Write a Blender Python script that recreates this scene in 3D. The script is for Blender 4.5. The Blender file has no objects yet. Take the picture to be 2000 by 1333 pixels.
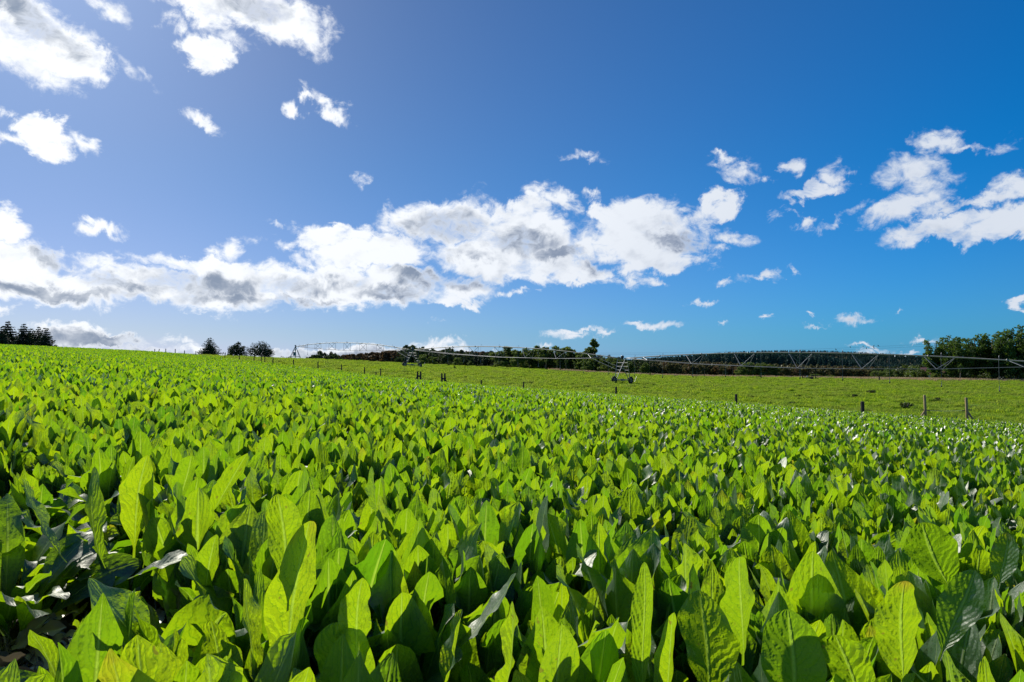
import bpy, math, random
import numpy as np
from mathutils import Vector, Matrix
R = math.radians
sc = bpy.context.scene
COL = sc.collection
CAMZ = 1.25
F = 1333.3                     # focal length in photo pixels (24 mm on 36 mm)
PITCH = math.atan(55.5 / F)
SUN_AZ, SUN_EL = R(-37), R(34)  # azimuth from +Y (negative = left), elevation

# ------------------------------------------------------------------ helpers
def tag(o, label=None, cat=None, group=None, kind=None):
    if label: o['label'] = label
    if cat: o['category'] = cat
    if group: o['group'] = group
    if kind: o['kind'] = kind
    return o

def empty(name, loc=(0, 0, 0), rz=0.0):
    o = bpy.data.objects.new(name, None)
    o.empty_display_size = 0.2
    COL.objects.link(o); o.location = loc; o.rotation_euler = (0, 0, rz)
    return o

class MB:
    """collects quads/tris, builds ONE mesh"""
    def __init__(s): s.v = []; s.f = []; s.n = 0
    def add(s, V, Fc):
        V = [tuple(p) for p in V]
        s.v += V; s.f += [tuple(i + s.n for i in q) for q in Fc]; s.n += len(V)
    def box(s, c, h, rz=0.0, M=None):
        c = Vector(c); rot = M if M else Matrix.Rotation(rz, 3, 'Z')
        V = [c + rot @ Vector((x * h[0], y * h[1], z * h[2])) for z in (-1, 1) for y in (-1, 1) for x in (-1, 1)]
        s.add(V, [(0, 2, 3, 1), (4, 5, 7, 6), (0, 1, 5, 4), (2, 6, 7, 3), (0, 4, 6, 2), (1, 3, 7, 5)])
    def tube(s, pts, rad, seg=8, cap=True):
        pts = [Vector(p) for p in pts]
        if not hasattr(rad, '__len__'): rad = [rad] * len(pts)
        V = []; up0 = None
        for i, p in enumerate(pts):
            a = pts[max(i - 1, 0)]; b = pts[min(i + 1, len(pts) - 1)]
            t = (b - a).normalized()
            if up0 is None:
                up0 = Vector((0, 0, 1)) if abs(t.z) < .9 else Vector((1, 0, 0))
            x = t.cross(up0)
            if x.length < 1e-4: x = t.cross(Vector((0, 1, 0.1)))
            x.normalize(); y = x.cross(t).normalized(); up0 = y
            for k in range(seg):
                a_ = 2 * math.pi * k / seg
                V.append(p + (x * math.cos(a_) + y * math.sin(a_)) * rad[i])
        Fc = []
        for i in range(len(pts) - 1):
            for k in range(seg):
                k2 = (k + 1) % seg
                Fc.append((i * seg + k, i * seg + k2, (i + 1) * seg + k2, (i + 1) * seg + k))
        if cap:
            Fc.append(tuple(range(seg))[::-1]); Fc.append(tuple((len(pts) - 1) * seg + k for k in range(seg)))
        s.add(V, Fc)
    def mesh(s, name, m, smooth=False):
        me = bpy.data.meshes.new(name); me.from_pydata(s.v, [], s.f); me.update()
        if m: me.materials.append(m)
        if smooth: me.polygons.foreach_set('use_smooth', [True] * len(me.polygons))
        return me
    def build(s, name, m, parent=None, smooth=False, loc=None):
        o = bpy.data.objects.new(name, s.mesh(name, m, smooth)); COL.objects.link(o)
        if parent: o.parent = parent
        if loc is not None: o.location = loc
        return o

def np_mesh(name, V, Q, m, smooth=True, attrs=None, uv=None):
    """V (n,3), Q (m,k) uniform polygons"""
    me = bpy.data.meshes.new(name)
    V = np.asarray(V, dtype=np.float32); Q = np.asarray(Q, dtype=np.int32)
    k = Q.shape[1]
    me.vertices.add(len(V)); me.vertices.foreach_set('co', V.ravel())
    me.loops.add(Q.size); me.loops.foreach_set('vertex_index', Q.ravel())
    me.polygons.add(len(Q)); me.polygons.foreach_set('loop_start', np.arange(0, Q.size, k, dtype=np.int32))
    me.polygons.foreach_set('use_smooth', np.full(len(Q), smooth, dtype=bool))
    me.update(calc_edges=True)
    for nm, arr in (attrs or {}).items():
        a = me.attributes.new(nm, 'FLOAT', 'POINT'); a.data.foreach_set('value', np.asarray(arr, dtype=np.float32))
    if uv is not None:
        l = me.uv_layers.new(name='UVMap')
        l.data.foreach_set('uv', np.asarray(uv, dtype=np.float32)[Q.ravel()].ravel())
    if m: me.materials.append(m)
    return me

# ------------------------------------------------------------------ node helpers
class NT:
    def __init__(s, tree): s.t = tree; s.l = tree.links
    def n(s, typ, **kw):
        x = s.t.nodes.new(typ)
        for k, v in kw.items():
            if k == 'inp':
                for kk, vv in v.items():
                    if isinstance(vv, bpy.types.NodeSocket): s.l.new(vv, x.inputs[kk])
                    else: x.inputs[kk].default_value = vv
            else: setattr(x, k, v)
        return x
    def math(s, op, a, b=None, c=None, clamp=False):
        x = s.n('ShaderNodeMath', operation=op, use_clamp=clamp)
        for i, v in enumerate((a, b, c)):
            if v is None: continue
            if isinstance(v, bpy.types.NodeSocket): s.l.new(v, x.inputs[i])
            else: x.inputs[i].default_value = v
        return x.outputs[0]
    def ss(s, v, a, b, lo=0.0, hi=1.0):
        x = s.n('ShaderNodeMapRange', interpolation_type='SMOOTHSTEP')
        s.l.new(v, x.inputs[0])
        x.inputs[1].default_value = a; x.inputs[2].default_value = b
        x.inputs[3].default_value = lo; x.inputs[4].default_value = hi
        return x.outputs[0]
    def mix(s, f, a, b, blend='MIX'):
        x = s.n('ShaderNodeMix', data_type='RGBA', blend_type=blend)
        for i, v in ((0, f), (6, a), (7, b)):
            if isinstance(v, bpy.types.NodeSocket): s.l.new(v, x.inputs[i])
            elif i == 0: x.inputs[0].default_value = v
            else: x.inputs[i].default_value = (*v, 1) if len(v) == 3 else v
        return x.outputs[2]
    def noise(s, vec, scale, detail=3, rough=.5, dist=0.0, col=False):
        x = s.n('ShaderNodeTexNoise', inp={'Scale': scale, 'Detail': detail, 'Roughness': rough, 'Distortion': dist})
        if vec is not None: s.l.new(vec, x.inputs['Vector'])
        return x.outputs['Color' if col else 'Fac']

def mat(name):
    m = bpy.data.materials.new(name); m.use_nodes = True
    m.node_tree.nodes.clear()
    return m, NT(m.node_tree)

def simple_mat(name, c1, c2, scale=8, rough=.6, metal=0.0, bump=.2, stretch=None, detail=5):
    m, g = mat(name)
    tc = g.n('ShaderNodeTexCoord')
    vec = tc.outputs['Object']
    if stretch:
        mp = g.n('ShaderNodeMapping', inp={'Scale': stretch}); g.l.new(vec, mp.inputs['Vector']); vec = mp.outputs[0]
    n = g.noise(vec, scale, detail, .6)
    c = g.mix(g.ss(n, .35, .65), c1, c2)
    b = g.n('ShaderNodeBump', inp={'Strength': bump, 'Distance': .02, 'Height': n})
    p = g.n('ShaderNodeBsdfPrincipled', inp={'Base Color': c, 'Roughness': rough, 'Metallic': metal, 'Normal': b.outputs[0]})
    o = g.n('ShaderNodeOutputMaterial', inp={'Surface': p.outputs[0]})
    return m

# ------------------------------------------------------------------ terrain (thin-plate through surveyed heights, eye-relative)
CP = [(0, 0, -1.25), (-5, 4, -.90), (5, 5, -1.66), (0, 15, -1.35), (-12, 14, -.42), (9, 14, -1.98),
      (-18, 30, -.05), (0, 35, -1.5), (18, 30, -2.8), (23.7, 46.3, -3.3), (28.6, 43, -3.55), (31, 41.4, -3.7), (8.6, 56.6, -2.5),
      (-6.7, 67, -1.68), (-26, 80, .08), (-51, 97, 2.08), (-60, 80, 2.42), (-75, 100, 2.7), (-95, 125, 2.2),
      (-45, 60, 1.62), (-30, 40, .82), (-51, 85, 2.05), (-60, 190, 2.7), (-51, 190, 2.5), (-37, 190, 1.85), (-20, 190, 1.0),
      (0, 190, .28), (18, 187, -.7), (41, 182, -1.75), (68, 182, -2.2), (111, 185, -2.9), (138, 180, -3.25),
      (-22, 150, .45), (17, 107, -2.2), (-20, 240, -1.6), (60, 245, -4.6), (130, 245, -5.8), (-80, 245, .5), (-120, 200, 1.8),
      (60, 60, -3.85), (55, 64, -3.75), (100, 100, -3.6), (45, 43, -4.2), (60, 30, -4.9), (90, 60, -4.2), (150, 120, -3.9),
      (0, -20, -1.2), (-30, -15, .9), (30, -15, -3.5), (-60, 20, 2.2), (20, 3, -2.75), (-20, 2, .25),
      (-100, 60, 2.5), (-45, 130, 1.9), (45, 140, -2.6), (200, 250, -7), (-200, 250, -1)]
CPA = np.array(CP, dtype=float)
def _U(r2): return np.where(r2 > 1e-9, .5 * r2 * np.log(np.maximum(r2, 1e-9)), 0)
def _fit():
    P = CPA[:, :2] / 100.0; n = len(P)
    K = _U(((P[:, None] - P[None]) ** 2).sum(-1)) + np.eye(n) * 2e-5
    Q = np.c_[np.ones(n), P]
    A = np.block([[K, Q], [Q.T, np.zeros((3, 3))]])
    return np.linalg.solve(A, np.r_[CPA[:, 2], 0, 0, 0])
_W = _fit()
def _bump(x, y, cx, cy, rx, ry, h, rot=0.0):
    c, s_ = math.cos(rot), math.sin(rot)
    dx, dy = x - cx, y - cy
    u = (dx * c + dy * s_) / rx; v = (-dx * s_ + dy * c) / ry
    return h * np.exp(-(u * u + v * v))
def ground(x, y):
    """height of the ground, world z (vectorised)"""
    x = np.asarray(x, dtype=float); y = np.asarray(y, dtype=float)
    sh = x.shape; xf = x.ravel(); yf = y.ravel()
    X = np.clip(xf, -160, 200); Y = np.clip(yf, -40, 255)
    P = np.c_[X, Y] / 100.0
    out = np.empty(len(P))
    for i in range(0, len(P), 20000):
        p = P[i:i + 20000]
        out[i:i + 20000] = _U(((p[:, None] - CPA[None, :, :2] / 100.0) ** 2).sum(-1)) @ _W[:-3] + _W[-3] + p @ _W[-2:]
    far = np.hypot(xf - X, yf - Y)
    k = np.clip(far / 160.0, 0, 1); k = k * k * (3 - 2 * k)
    base = out * (1 - k) + (-9.0) * k
    hills = (_bump(xf, yf, 330, 900, 250, 170, 22, .1) + _bump(xf, yf, 560, 980, 320, 220, 12)
             + _bump(xf, yf, -150, 640, 160, 120, 14.5, -.1) + _bump(xf, yf, 20, 700, 200, 130, 11)
             + _bump(xf, yf, 150, 400, 150, 80, 8.5) + _bump(xf, yf, -900, 2200, 900, 500, 25) + _bump(xf, yf, 900, 2600, 1200, 600, 30))
    return (base + hills * k + CAMZ).reshape(sh)
def gz(x, y): return float(ground(np.array([x]), np.array([y]))[0])
def ray(px, row, Y):
    """world point on the photo's line of sight (px,row) at depth Y north of the camera"""
    d = Vector(((px - 1000) / F, 1, (666.5 - row) / F))
    c, s_ = math.cos(PITCH), math.sin(PITCH)
    w = Vector((d.x, d.y * c - d.z * s_, d.y * s_ + d.z * c))
    k = Y / w.y
    return Vector((w.x * k, Y, w.z * k + CAMZ))
def at(px, Y):
    """ground point below the photo column px at depth Y"""
    x = ray(px, 722, Y).x
    return Vector((x, Y, gz(x, Y)))

# fence line = boundary between crop and pasture
FA, FB = Vector((-6.7, 67.0)), Vector((28.6, 43.0))
FD = (FB - FA); FN = Vector((-FD.y, FD.x)).normalized()      # FN points to the pasture side
if FN.y < 0: FN = -FN
def side(x, y):                                              # signed distance to the line, >0 pasture
    return (x - FA.x) * FN.x + (y - FA.y) * FN.y

# ------------------------------------------------------------------ materials
def leaf_mat(name, dif, trans, tmix=.55, gloss=.42, near=True, glf=1.0, gcap=.24, patch=False):
    m, g = mat(name)
    rnd = g.n('ShaderNodeAttribute', attribute_name='rnd').outputs['Fac']
    oi = g.n('ShaderNodeObjectInfo').outputs['Random']
    geo = g.n('ShaderNodeNewGeometry')
    tc = g.n('ShaderNodeTexCoord')
    uv = g.n('ShaderNodeSeparateXYZ', inp={0: tc.outputs['UV']})
    u, t = uv.outputs[0], uv.outputs[1]
    au = g.math('ABSOLUTE', g.math('SUBTRACT', u, .5))        # 0 at midrib .. .5 edge
    if near:
        rib = g.ss(au, .012, .05, 1, 0)
        blot = g.noise(tc.outputs['Object'], 9, 4, .6)
        nz = g.noise(tc.outputs['Object'], 22, 3, .6)
        s_ = g.math('ADD', g.math('SUBTRACT', g.math('MULTIPLY', t, 9.5), g.math('MULTIPLY', au, 5.5)), g.math('MULTIPLY', nz, 2.4))
        fr = g.math('PINGPONG', s_, .5)
        vein = g.math('MULTIPLY', g.ss(fr, .0, .10, 1, 0), g.ss(au, .40, .5, 1, 0))
        fine = g.n('ShaderNodeTexVoronoi', feature='DISTANCE_TO_EDGE', inp={'Scale': 75.0, 'Vector': tc.outputs['Object']}).outputs['Distance']
        finev = g.ss(fine, 0, .12, 0, 1)
        h = g.math('ADD', g.math('ADD', g.math('MULTIPLY', g.math('MULTIPLY', fr, .9), g.ss(blot, .35, .65, .25, 1)), g.math('MULTIPLY', rib, -1.0)), g.math('MULTIPLY', nz, 2.2))
        h = g.math('ADD', h, g.math('MULTIPLY', finev, .03))
        bump = g.n('ShaderNodeBump', inp={'Strength': .8, 'Distance': .0075, 'Height': h}).outputs[0]
    else:
        bump = None
    # colours
    if patch:
        pn = g.noise(geo.outputs['Position'], .22, 5, .62)
        pn2 = g.noise(geo.outputs['Position'], 1.1, 3, .6)
        pf = g.math('ADD', g.math('MULTIPLY', g.ss(pn, .38, .66), .55), g.math('MULTIPLY', g.ss(pn2, .40, .70), .45))
    tone = g.math('ADD', g.math('MULTIPLY', rnd, .7), g.math('MULTIPLY', oi, .3))
    d1 = g.mix(tone, tuple(c * .75 for c in dif), tuple(c * 1.3 for c in dif))
    t1 = g.mix(tone, (trans[0] * .40, trans[1] * .62, trans[2]), (trans[0] * 1.40, trans[1] * 1.1, trans[2] * .9))
    if near:
        t1 = g.mix(g.math('MULTIPLY', g.math('SUBTRACT', 1, finev), .22), t1, (trans[0] * .5, trans[1] * .66, trans[2]))
        t1 = g.mix(g.math('MULTIPLY', vein, .72), t1, (trans[0] * .42, trans[1] * .55, trans[2]))
        t1 = g.mix(g.math('MULTIPLY', rib, .75), t1, (trans[0] * 1.30, trans[1] * 1.12, .07))
        d1 = g.mix(g.math('MULTIPLY', rib, .8), d1, (.26, .36, .12))
        d1 = g.mix(g.math('MULTIPLY', vein, .25), d1, (.10, .17, .05))
        old = g.math('MULTIPLY', g.ss(rnd, .93, .99), g.ss(g.math('ADD', t, g.math('MULTIPLY', blot, .6)), 1.12, 1.36))
        t1 = g.mix(old, t1, (.55, .40, .03)); d1 = g.mix(old, d1, (.20, .15, .04))
        spot = g.math('MULTIPLY', g.ss(g.noise(tc.outputs['Object'], 34, 2, .5), .70, .74), g.ss(rnd, .35, .6))
        t1 = g.mix(g.math('MULTIPLY', spot, .7), t1, (.30, .22, .03))
        t1 = g.mix(g.ss(blot, .56, .75, 0, .35), t1, (trans[0] * 1.3, trans[1] * 1.02, trans[2]))
    if patch:
        d1 = g.mix(pf, d1, (.17, .19, .06)); t1 = g.mix(g.math('MULTIPLY', pf, .8), t1, (.40, .46, .12))
    dn = {'Color': d1}; tn = {'Color': t1}
    df = g.n('ShaderNodeBsdfDiffuse', inp=dn); tr = g.n('ShaderNodeBsdfTranslucent', inp=tn)
    gl = g.n('ShaderNodeBsdfGlossy', inp={'Color': (.92, .92, .86, 1), 'Roughness': gloss})
    fr_ = g.n('ShaderNodeFresnel', inp={'IOR': 1.38})
    if bump:
        soft = g.n('ShaderNodeBump', inp={'Strength': .30, 'Distance': .006, 'Height': h}).outputs[0]
        for x in (df, tr): g.l.new(bump, x.inputs['Normal'])
        for x in (gl, fr_): g.l.new(soft, x.inputs['Normal'])
    a = g.n('ShaderNodeMixShader', inp={0: tmix}); g.l.new(df.outputs[0], a.inputs[1]); g.l.new(tr.outputs[0], a.inputs[2])
    f2 = g.math('MINIMUM', g.math('MULTIPLY', fr_.outputs[0], glf), gcap)
    b = g.n('ShaderNodeMixShader', inp={0: f2}); g.l.new(a.outputs[0], b.inputs[1]); g.l.new(gl.outputs[0], b.inputs[2])
    g.n('ShaderNodeOutputMaterial', inp={'Surface': b.outputs[0]})
    return m

LEAF = leaf_mat('crop_leaf', (.028, .092, .036), (.42, .72, .006), .56, .50, True, 1.0, .10)
LEAF_FAR = leaf_mat('crop_leaf_far', (.028, .090, .034), (.39, .70, .006), .56, .56, False, 1.0, .26)
GRASS = leaf_mat('pasture_blade', (.15, .28, .035), (.60, .86, .03), .5, .6, False, 0.0, 0.0, True)
DRYGRASS = leaf_mat('dry_blade', (.34, .27, .15), (.62, .50, .28), .5, .7, False, 0.0, 0.0)

def foliage_mat(name, dif, trans, tm=.3, var=.5):
    m, g = mat(name)
    geo = g.n('ShaderNodeNewGeometry'); oi = g.n('ShaderNodeObjectInfo').outputs['Random']
    n = g.noise(geo.outputs['Position'], .55, 3, .6)
    rn = g.n('ShaderNodeAttribute', attribute_name='rnd').outputs['Fac']
    f = g.math('ADD', g.math('MULTIPLY', g.ss(n, .35, .65), .5), g.math('MULTIPLY', rn, .5))
    c = g.mix(f, tuple(x * (1 - var) for x in dif), tuple(x * (1 + var) for x in dif))
    c = g.mix(g.math('MULTIPLY', oi, .35), c, (dif[0] * 1.5, dif[1] * 1.15, dif[2] * .8))
    df = g.n('ShaderNodeBsdfPrincipled', inp={'Base Color': c, 'Roughness': .6, 'Specular IOR Level': .25})
    tr = g.n('ShaderNodeBsdfTranslucent', inp={'Color': (*trans, 1)})
    a = g.n('ShaderNodeMixShader', inp={0: tm}); g.l.new(df.outputs[0], a.inputs[1]); g.l.new(tr.outputs[0], a.inputs[2])
    g.n('ShaderNodeOutputMaterial', inp={'Surface': a.outputs[0]})
    return m
F_BROAD = foliage_mat('broadleaf_foliage', (.095, .145, .038), (.20, .28, .04), .36)
F_POPLAR = foliage_mat('poplar_foliage', (.055, .115, .028), (.14, .24, .02), .36)
F_CON = foliage_mat('conifer_foliage', (.026, .050, .026), (.03, .05, .01), .15)
F_PINE_HAZY = foliage_mat('hazy_plantation_foliage', (.045, .115, .100), (.04, .10, .07), .2)  # bluish distance haze is mixed into this foliage colour
F_BROWN = foliage_mat('brown_foliage', (.15, .11, .055), (.16, .10, .04), .3)
F_OLIVE = foliage_mat('scrub_foliage', (.15, .145, .06), (.16, .15, .05), .3)
F_WOOD = foliage_mat('wood_foliage', (.045, .080, .034), (.08, .12, .03), .25)
F_BUSH = foliage_mat('bush_foliage', (.07, .11, .03), (.12, .16, .02), .28)
BARK = simple_mat('bark', (.10, .08, .06), (.20, .17, .13), 3, .9, bump=.6, stretch=(4, 4, .6))
WOOD_OLD = simple_mat('weathered_wood', (.035, .030, .026), (.075, .065, .055), 6, .9, bump=.5, stretch=(6, 6, .5))
WOOD_NEW = simple_mat('treated_pine', (.36, .24, .11), (.50, .36, .18), 5, .75, bump=.3, stretch=(8, 8, .5))
STEEL = simple_mat('galvanised_steel', (.24, .25, .26), (.36, .36, .36), 5, .5, .4, bump=.1)
TRUSS = simple_mat('truss_steel', (.12, .135, .16), (.20, .22, .25), 5, .5, .3, bump=.1)
STEEL_D = simple_mat('dull_steel', (.14, .16, .19), (.24, .26, .29), 5, .5, .6, bump=.1)
PIPE = simple_mat('painted_pipe', (.26, .25, .21), (.36, .34, .28), 3, .5, .2, bump=.1)
RUBBER = simple_mat('rubber', (.018, .018, .018), (.035, .034, .032), 12, .85, bump=.4)
PANEL = simple_mat('teal_panel', (.02, .16, .20), (.03, .22, .25), 5, .4, bump=.05)
PANELB = simple_mat('blue_panel', (.02, .06, .22), (.03, .09, .28), 5, .4, bump=.05)
BLACKP = simple_mat('black_plastic', (.015, .015, .015), (.03, .03, .03), 12, .5, bump=.1)
WHITEP = simple_mat('white_plastic', (.6, .6, .58), (.75, .75, .72), 9, .5, bump=.05)
GREENP = simple_mat('green_fitting', (.04, .2, .12), (.05, .26, .16), 9, .5, bump=.05)
ROOF = simple_mat('red_roof_sheet', (.30, .09, .06), (.40, .14, .10), 3, .7, bump=.3)
WALL = simple_mat('white_weatherboard', (.62, .62, .60), (.75, .75, .72), 3, .7, bump=.2, stretch=(.3, .3, 8))
GLASS = simple_mat('dark_pane', (.02, .03, .04), (.04, .05, .06), 3, .1, bump=.0)

def ground_mat():
    m, g = mat('field_ground')
    geo = g.n('ShaderNodeNewGeometry'); P = geo.outputs['Position']
    sp = g.n('ShaderNodeSeparateXYZ', inp={0: P})
    d = g.math('ADD', g.math('MULTIPLY', g.math('SUBTRACT', sp.outputs[0], FA.x), FN.x), g.math('MULTIPLY', g.math('SUBTRACT', sp.outputs[1], FA.y), FN.y))
    edge = g.ss(g.math('ADD', d, g.math('MULTIPLY', g.noise(P, .8, 3), 1.2)), 0.0, 1.0)
    n1 = g.noise(P, .12, 4, .6); n2 = g.noise(P, 1.3, 5, .65); n3 = g.noise(P, 9, 4, .7)
    soil = g.mix(g.ss(n3, .35, .65), (.022, .018, .012), (.075, .058, .036))
    soil = g.mix(g.ss(n2, .5, .62), soil, (.030, .045, .012))
    # pasture
    gr = g.mix(g.ss(n2, .38, .62), (.08, .15, .02), (.17, .31, .03))
    gr = g.mix(g.ss(n1, .40, .65), gr, (.12, .17, .04))
    gr = g.mix(g.ss(n3, .60, .75, 0, .5), gr, (.10, .09, .04))
    c = g.mix(edge, soil, gr)
    # beyond the pasture: rough land
    far = g.ss(sp.outputs[1], 225, 260)
    c = g.mix(far, c, g.mix(g.ss(n1, .4, .6), (.05, .06, .025), (.09, .08, .04)))
    b = g.n('ShaderNodeBump', inp={'Strength': .7, 'Distance': .12, 'Height': g.math('ADD', n2, g.math('MULTIPLY', n3, .4))})
    p = g.n('ShaderNodeBsdfPrincipled', inp={'Base Color': c, 'Roughness': .9, 'Normal': b.outputs[0], 'Specular IOR Level': .2})
    g.n('ShaderNodeOutputMaterial', inp={'Surface': p.outputs[0]})
    return m
GROUND = ground_mat()

# ------------------------------------------------------------------ ground sheet
def axis(lo, hi, fine_lo, fine_hi, step, growth):
    a = list(np.arange(fine_lo, fine_hi + .01, step)); s_ = step; v = fine_hi
    while v < hi: s_ *= growth; v += s_; a.append(v)
    s_ = step; v = fine_lo; pre = []
    while v > lo: s_ *= growth; v -= s_; pre.append(v)
    return np.array(pre[::-1] + a)
gx = axis(-4500, 4500, -110, 150, 1.6, 1.06); gy = axis(-600, 7000, -12, 215, 1.6, 1.06)
GX, GY = np.meshgrid(gx, gy)
GZ = ground(GX, GY)
nx, ny = len(gx), len(gy)
I = np.arange(nx * ny).reshape(ny, nx)
Q = np.stack([I[:-1, :-1], I[:-1, 1:], I[1:, 1:], I[1:, :-1]], -1).reshape(-1, 4)
me = np_mesh('ground', np.stack([GX, GY, GZ], -1).reshape(-1, 3), Q, GROUND)
g_ob = bpy.data.objects.new('ground', me); COL.objects.link(g_ob)
tag(g_ob, 'gently sloping farmland rising to the left, dark soil under crop and green pasture beyond', kind='structure')
_zg = {}
def gz_arr(x, y): return ground(x, y)

# ------------------------------------------------------------------ leaves
def tsamp(nv):
    s_ = np.linspace(0, 1, nv)                  # closer together towards the rounded tip
    return .25 * s_ + .75 * np.sin(s_ * np.pi / 2)

def leaf_geo(L, W, base, az, th0, bend, twist, fold, wave, nu, nv, rg, a=1.15, b=.78, pet=.14, T0=None):
    """arrays for one leaf: verts, quads, uv. az = outward direction"""
    t = tsamp(nv)
    th = th0 + bend * t ** 1.6
    dt = L * np.diff(t)
    r = np.r_[0, np.cumsum(np.sin((th[1:] + th[:-1]) / 2) * dt)]
    z = np.r_[0, np.cumsum(np.cos((th[1:] + th[:-1]) / 2) * dt)]
    out = np.array([math.cos(az), math.sin(az), 0]); up = np.array([0, 0, 1.0]); S0 = np.array([-math.sin(az), math.cos(az), 0])
    C = np.asarray(base)[None] + r[:, None] * out + z[:, None] * up
    T = np.sin(th)[:, None] * out + np.cos(th)[:, None] * up
    N = -np.cos(th)[:, None] * out + np.sin(th)[:, None] * up      # upper (inner) face
    tw = twist * t
    S = np.cos(tw)[:, None] * S0 + np.sin(tw)[:, None] * N
    N2 = -np.sin(tw)[:, None] * S0 + np.cos(tw)[:, None] * N
    return leaf_sheet(C, T, S, N2, L, W, t, fold, wave, nu, nv, rg, a, b, pet)

def leaf_sheet(C, T, S, N, L, W, t, fold, wave, nu, nv, rg, a=1.15, b=.78, pet=.14):
    q = np.clip((t - pet) / (1 - pet), 0, 1)
    prof = np.sin(np.pi * np.clip(q ** a, 0, 1)) ** b
    prof = prof * (1 + .05 * np.sin(t * 17 + rg.uniform(0, 6)))
    w = W / 2 * np.maximum(prof, .09 * (1 - .75 * t))
    w[-1] = W * .012
    u = np.linspace(-1, 1, nu)
    U, Tt = np.meshgrid(u, t)
    au = np.abs(U)
    ph1, ph2 = rg.uniform(0, 6.28), rg.uniform(0, 6.28); fq = rg.uniform(1.6, 3.2)
    ph = np.where(U < 0, ph1, ph2)
    fo = fold * (1 - .45 * Tt)
    env = np.clip(prof, 0, 1)[:, None]
    wv = wave * (np.sin(2 * np.pi * fq * Tt + ph) * au ** 1.7 + .42 * np.sin(2 * np.pi * fq * 2.3 * Tt + ph * 1.7) * au ** 2.2) * env
    quilt = wave * .09 * np.sin(2 * np.pi * (Tt * 8 - au * 1.5) + ph1) * env * np.sin(np.pi * au)
    x = U * w[:, None] * np.cos(fo * au)
    h = au * w[:, None] * np.sin(fo) + wv + quilt
    V = C[:, None] + S[:, None] * x[..., None] + N[:, None] * h[..., None]
    I = np.arange(nu * nv).reshape(nv, nu)
    Qd = np.stack([I[:-1, :-1], I[:-1, 1:], I[1:, 1:], I[1:, :-1]], -1).reshape(-1, 4)
    UV = np.stack([U * .5 + .5, Tt], -1).reshape(-1, 2)
    return V.reshape(-1, 3), Qd, UV

def merge(parts, rg):
    Vs, Qs, Us, Rn, n = [], [], [], [], 0
    for V, Qd, UV in parts:
        Vs.append(V); Qs.append(Qd + n); Us.append(UV); Rn.append(np.full(len(V), rg.random())); n += len(V)
    return np.concatenate(Vs), np.concatenate(Qs), np.concatenate(Us), np.concatenate(Rn)

def plant_parts(rg, n=13, hgt=.36, nu=7, nv=12, splay=0.0, wmul=1.0, stemmy=True):
    parts = []
    for i in range(n):
        f = i / max(n - 1, 1)                        # 0 inner .. 1 outer
        az = i * 2.39996 + rg.uniform(-.4, .4)
        L = hgt * rg.uniform(.66, 1.28) * (1 - .12 * abs(f - .4))
        W = L * rg.uniform(.20, .31) * wmul
        th0 = .02 + (.05 + .36 * splay + .17 * f) * rg.uniform(.3, 1.3)
        bend = rg.uniform(-.22, .34) + .25 * f * rg.random() + splay * rg.uniform(.5, 1.4)
        if rg.random() < .10: bend += rg.uniform(.6, 1.6)
        tw = rg.uniform(-.9, .9)
        fold = rg.uniform(.04, .50)
        wave = L * rg.uniform(.020, .075)
        rb = .012 + .035 * f * rg.random()
        parts.append(leaf_geo(L, W, (math.cos(az) * rb, math.sin(az) * rb, -.015), az, th0, bend, tw, fold, wave, nu, nv, rg,
                              rg.uniform(.95, 1.6), rg.uniform(.48, .90), rg.uniform(.10, .22)))
    return parts

def plant_mesh(name, seed, m, **kw):
    rg = np.random.default_rng(seed)
    V, Qd, UV, Rn = merge(plant_parts(rg, **kw), rg)
    return np_mesh(name, V, Qd, m, True, {'rnd': Rn}, UV)

NEAR = [plant_mesh('crop_plant', 100 + i, LEAF, n=19 + i % 5, hgt=.44 + .05 * ((i * 7) % 5) / 4, nu=9, nv=16) for i in range(26)]
SPLAY = [plant_mesh('crop_plant', 300 + i, LEAF, n=10 + i % 3, hgt=.46, nu=9, nv=16, splay=.95, wmul=1.12) for i in range(6)]
MID = [plant_mesh('crop_plant_mid', 500 + i, LEAF, n=17, hgt=.45, nu=7, nv=11) for i in range(14)]
LOW = [plant_mesh('crop_plant_low', 700 + i, LEAF_FAR, n=16, hgt=.45, nu=3, nv=7, wmul=.88) for i in range(10)]

# ------------------------------------------------------------------ plant positions
rg = np.random.default_rng(7)
SP = .222
def crop_points():
    pts = []
    xs = np.arange(-120, 60, SP); ys = np.arange(-1.6, 112, SP)
    X, Y = np.meshgrid(xs, ys)
    X = X + rg.uniform(-.10, .10, X.shape); Y = Y + rg.uniform(-.10, .10, Y.shape)
    X = X.ravel(); Y = Y.ravel()
    sd = side(X, Y)
    k = (sd < -.45 + rg.uniform(-.35, .1, X.shape)) & (np.abs(X) < 2.2 + .90 * np.maximum(Y + .8, 0))
    k &= ~((Y > 86) & (X > -22))
    k &= np.hypot(X, Y) > .55
    # thin beyond 40 m where plants are only a pixel wide
    X, Y = X[k], Y[k]
    d = np.hypot(X, Y)
    keep = rg.random(len(X)) < np.clip(1.0 - (d - 30) / 90, .5, 1)
    X, Y, d = X[keep], Y[keep], d[keep]
    # gaps: bare wheel track on the near left
    g1 = np.hypot((X + 1.66) / .46, (Y - 2.25) / .85) < 1
    g2 = np.hypot((X + 3.15) / .30, (Y - 3.9) / .8) < 1
    g3 = (np.abs(X + 1.95 + (Y - 2.0) * .62) < .13) & (Y < 5.5) & (Y > -1)
    g4 = (rg.random(len(X)) < .02) & (d < 9)
    k = ~(g1 | g2 | g3 | g4)
    return X[k], Y[k], d[k]
PX, PY, PD = crop_points()
PZ = ground(PX, PY)
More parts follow.
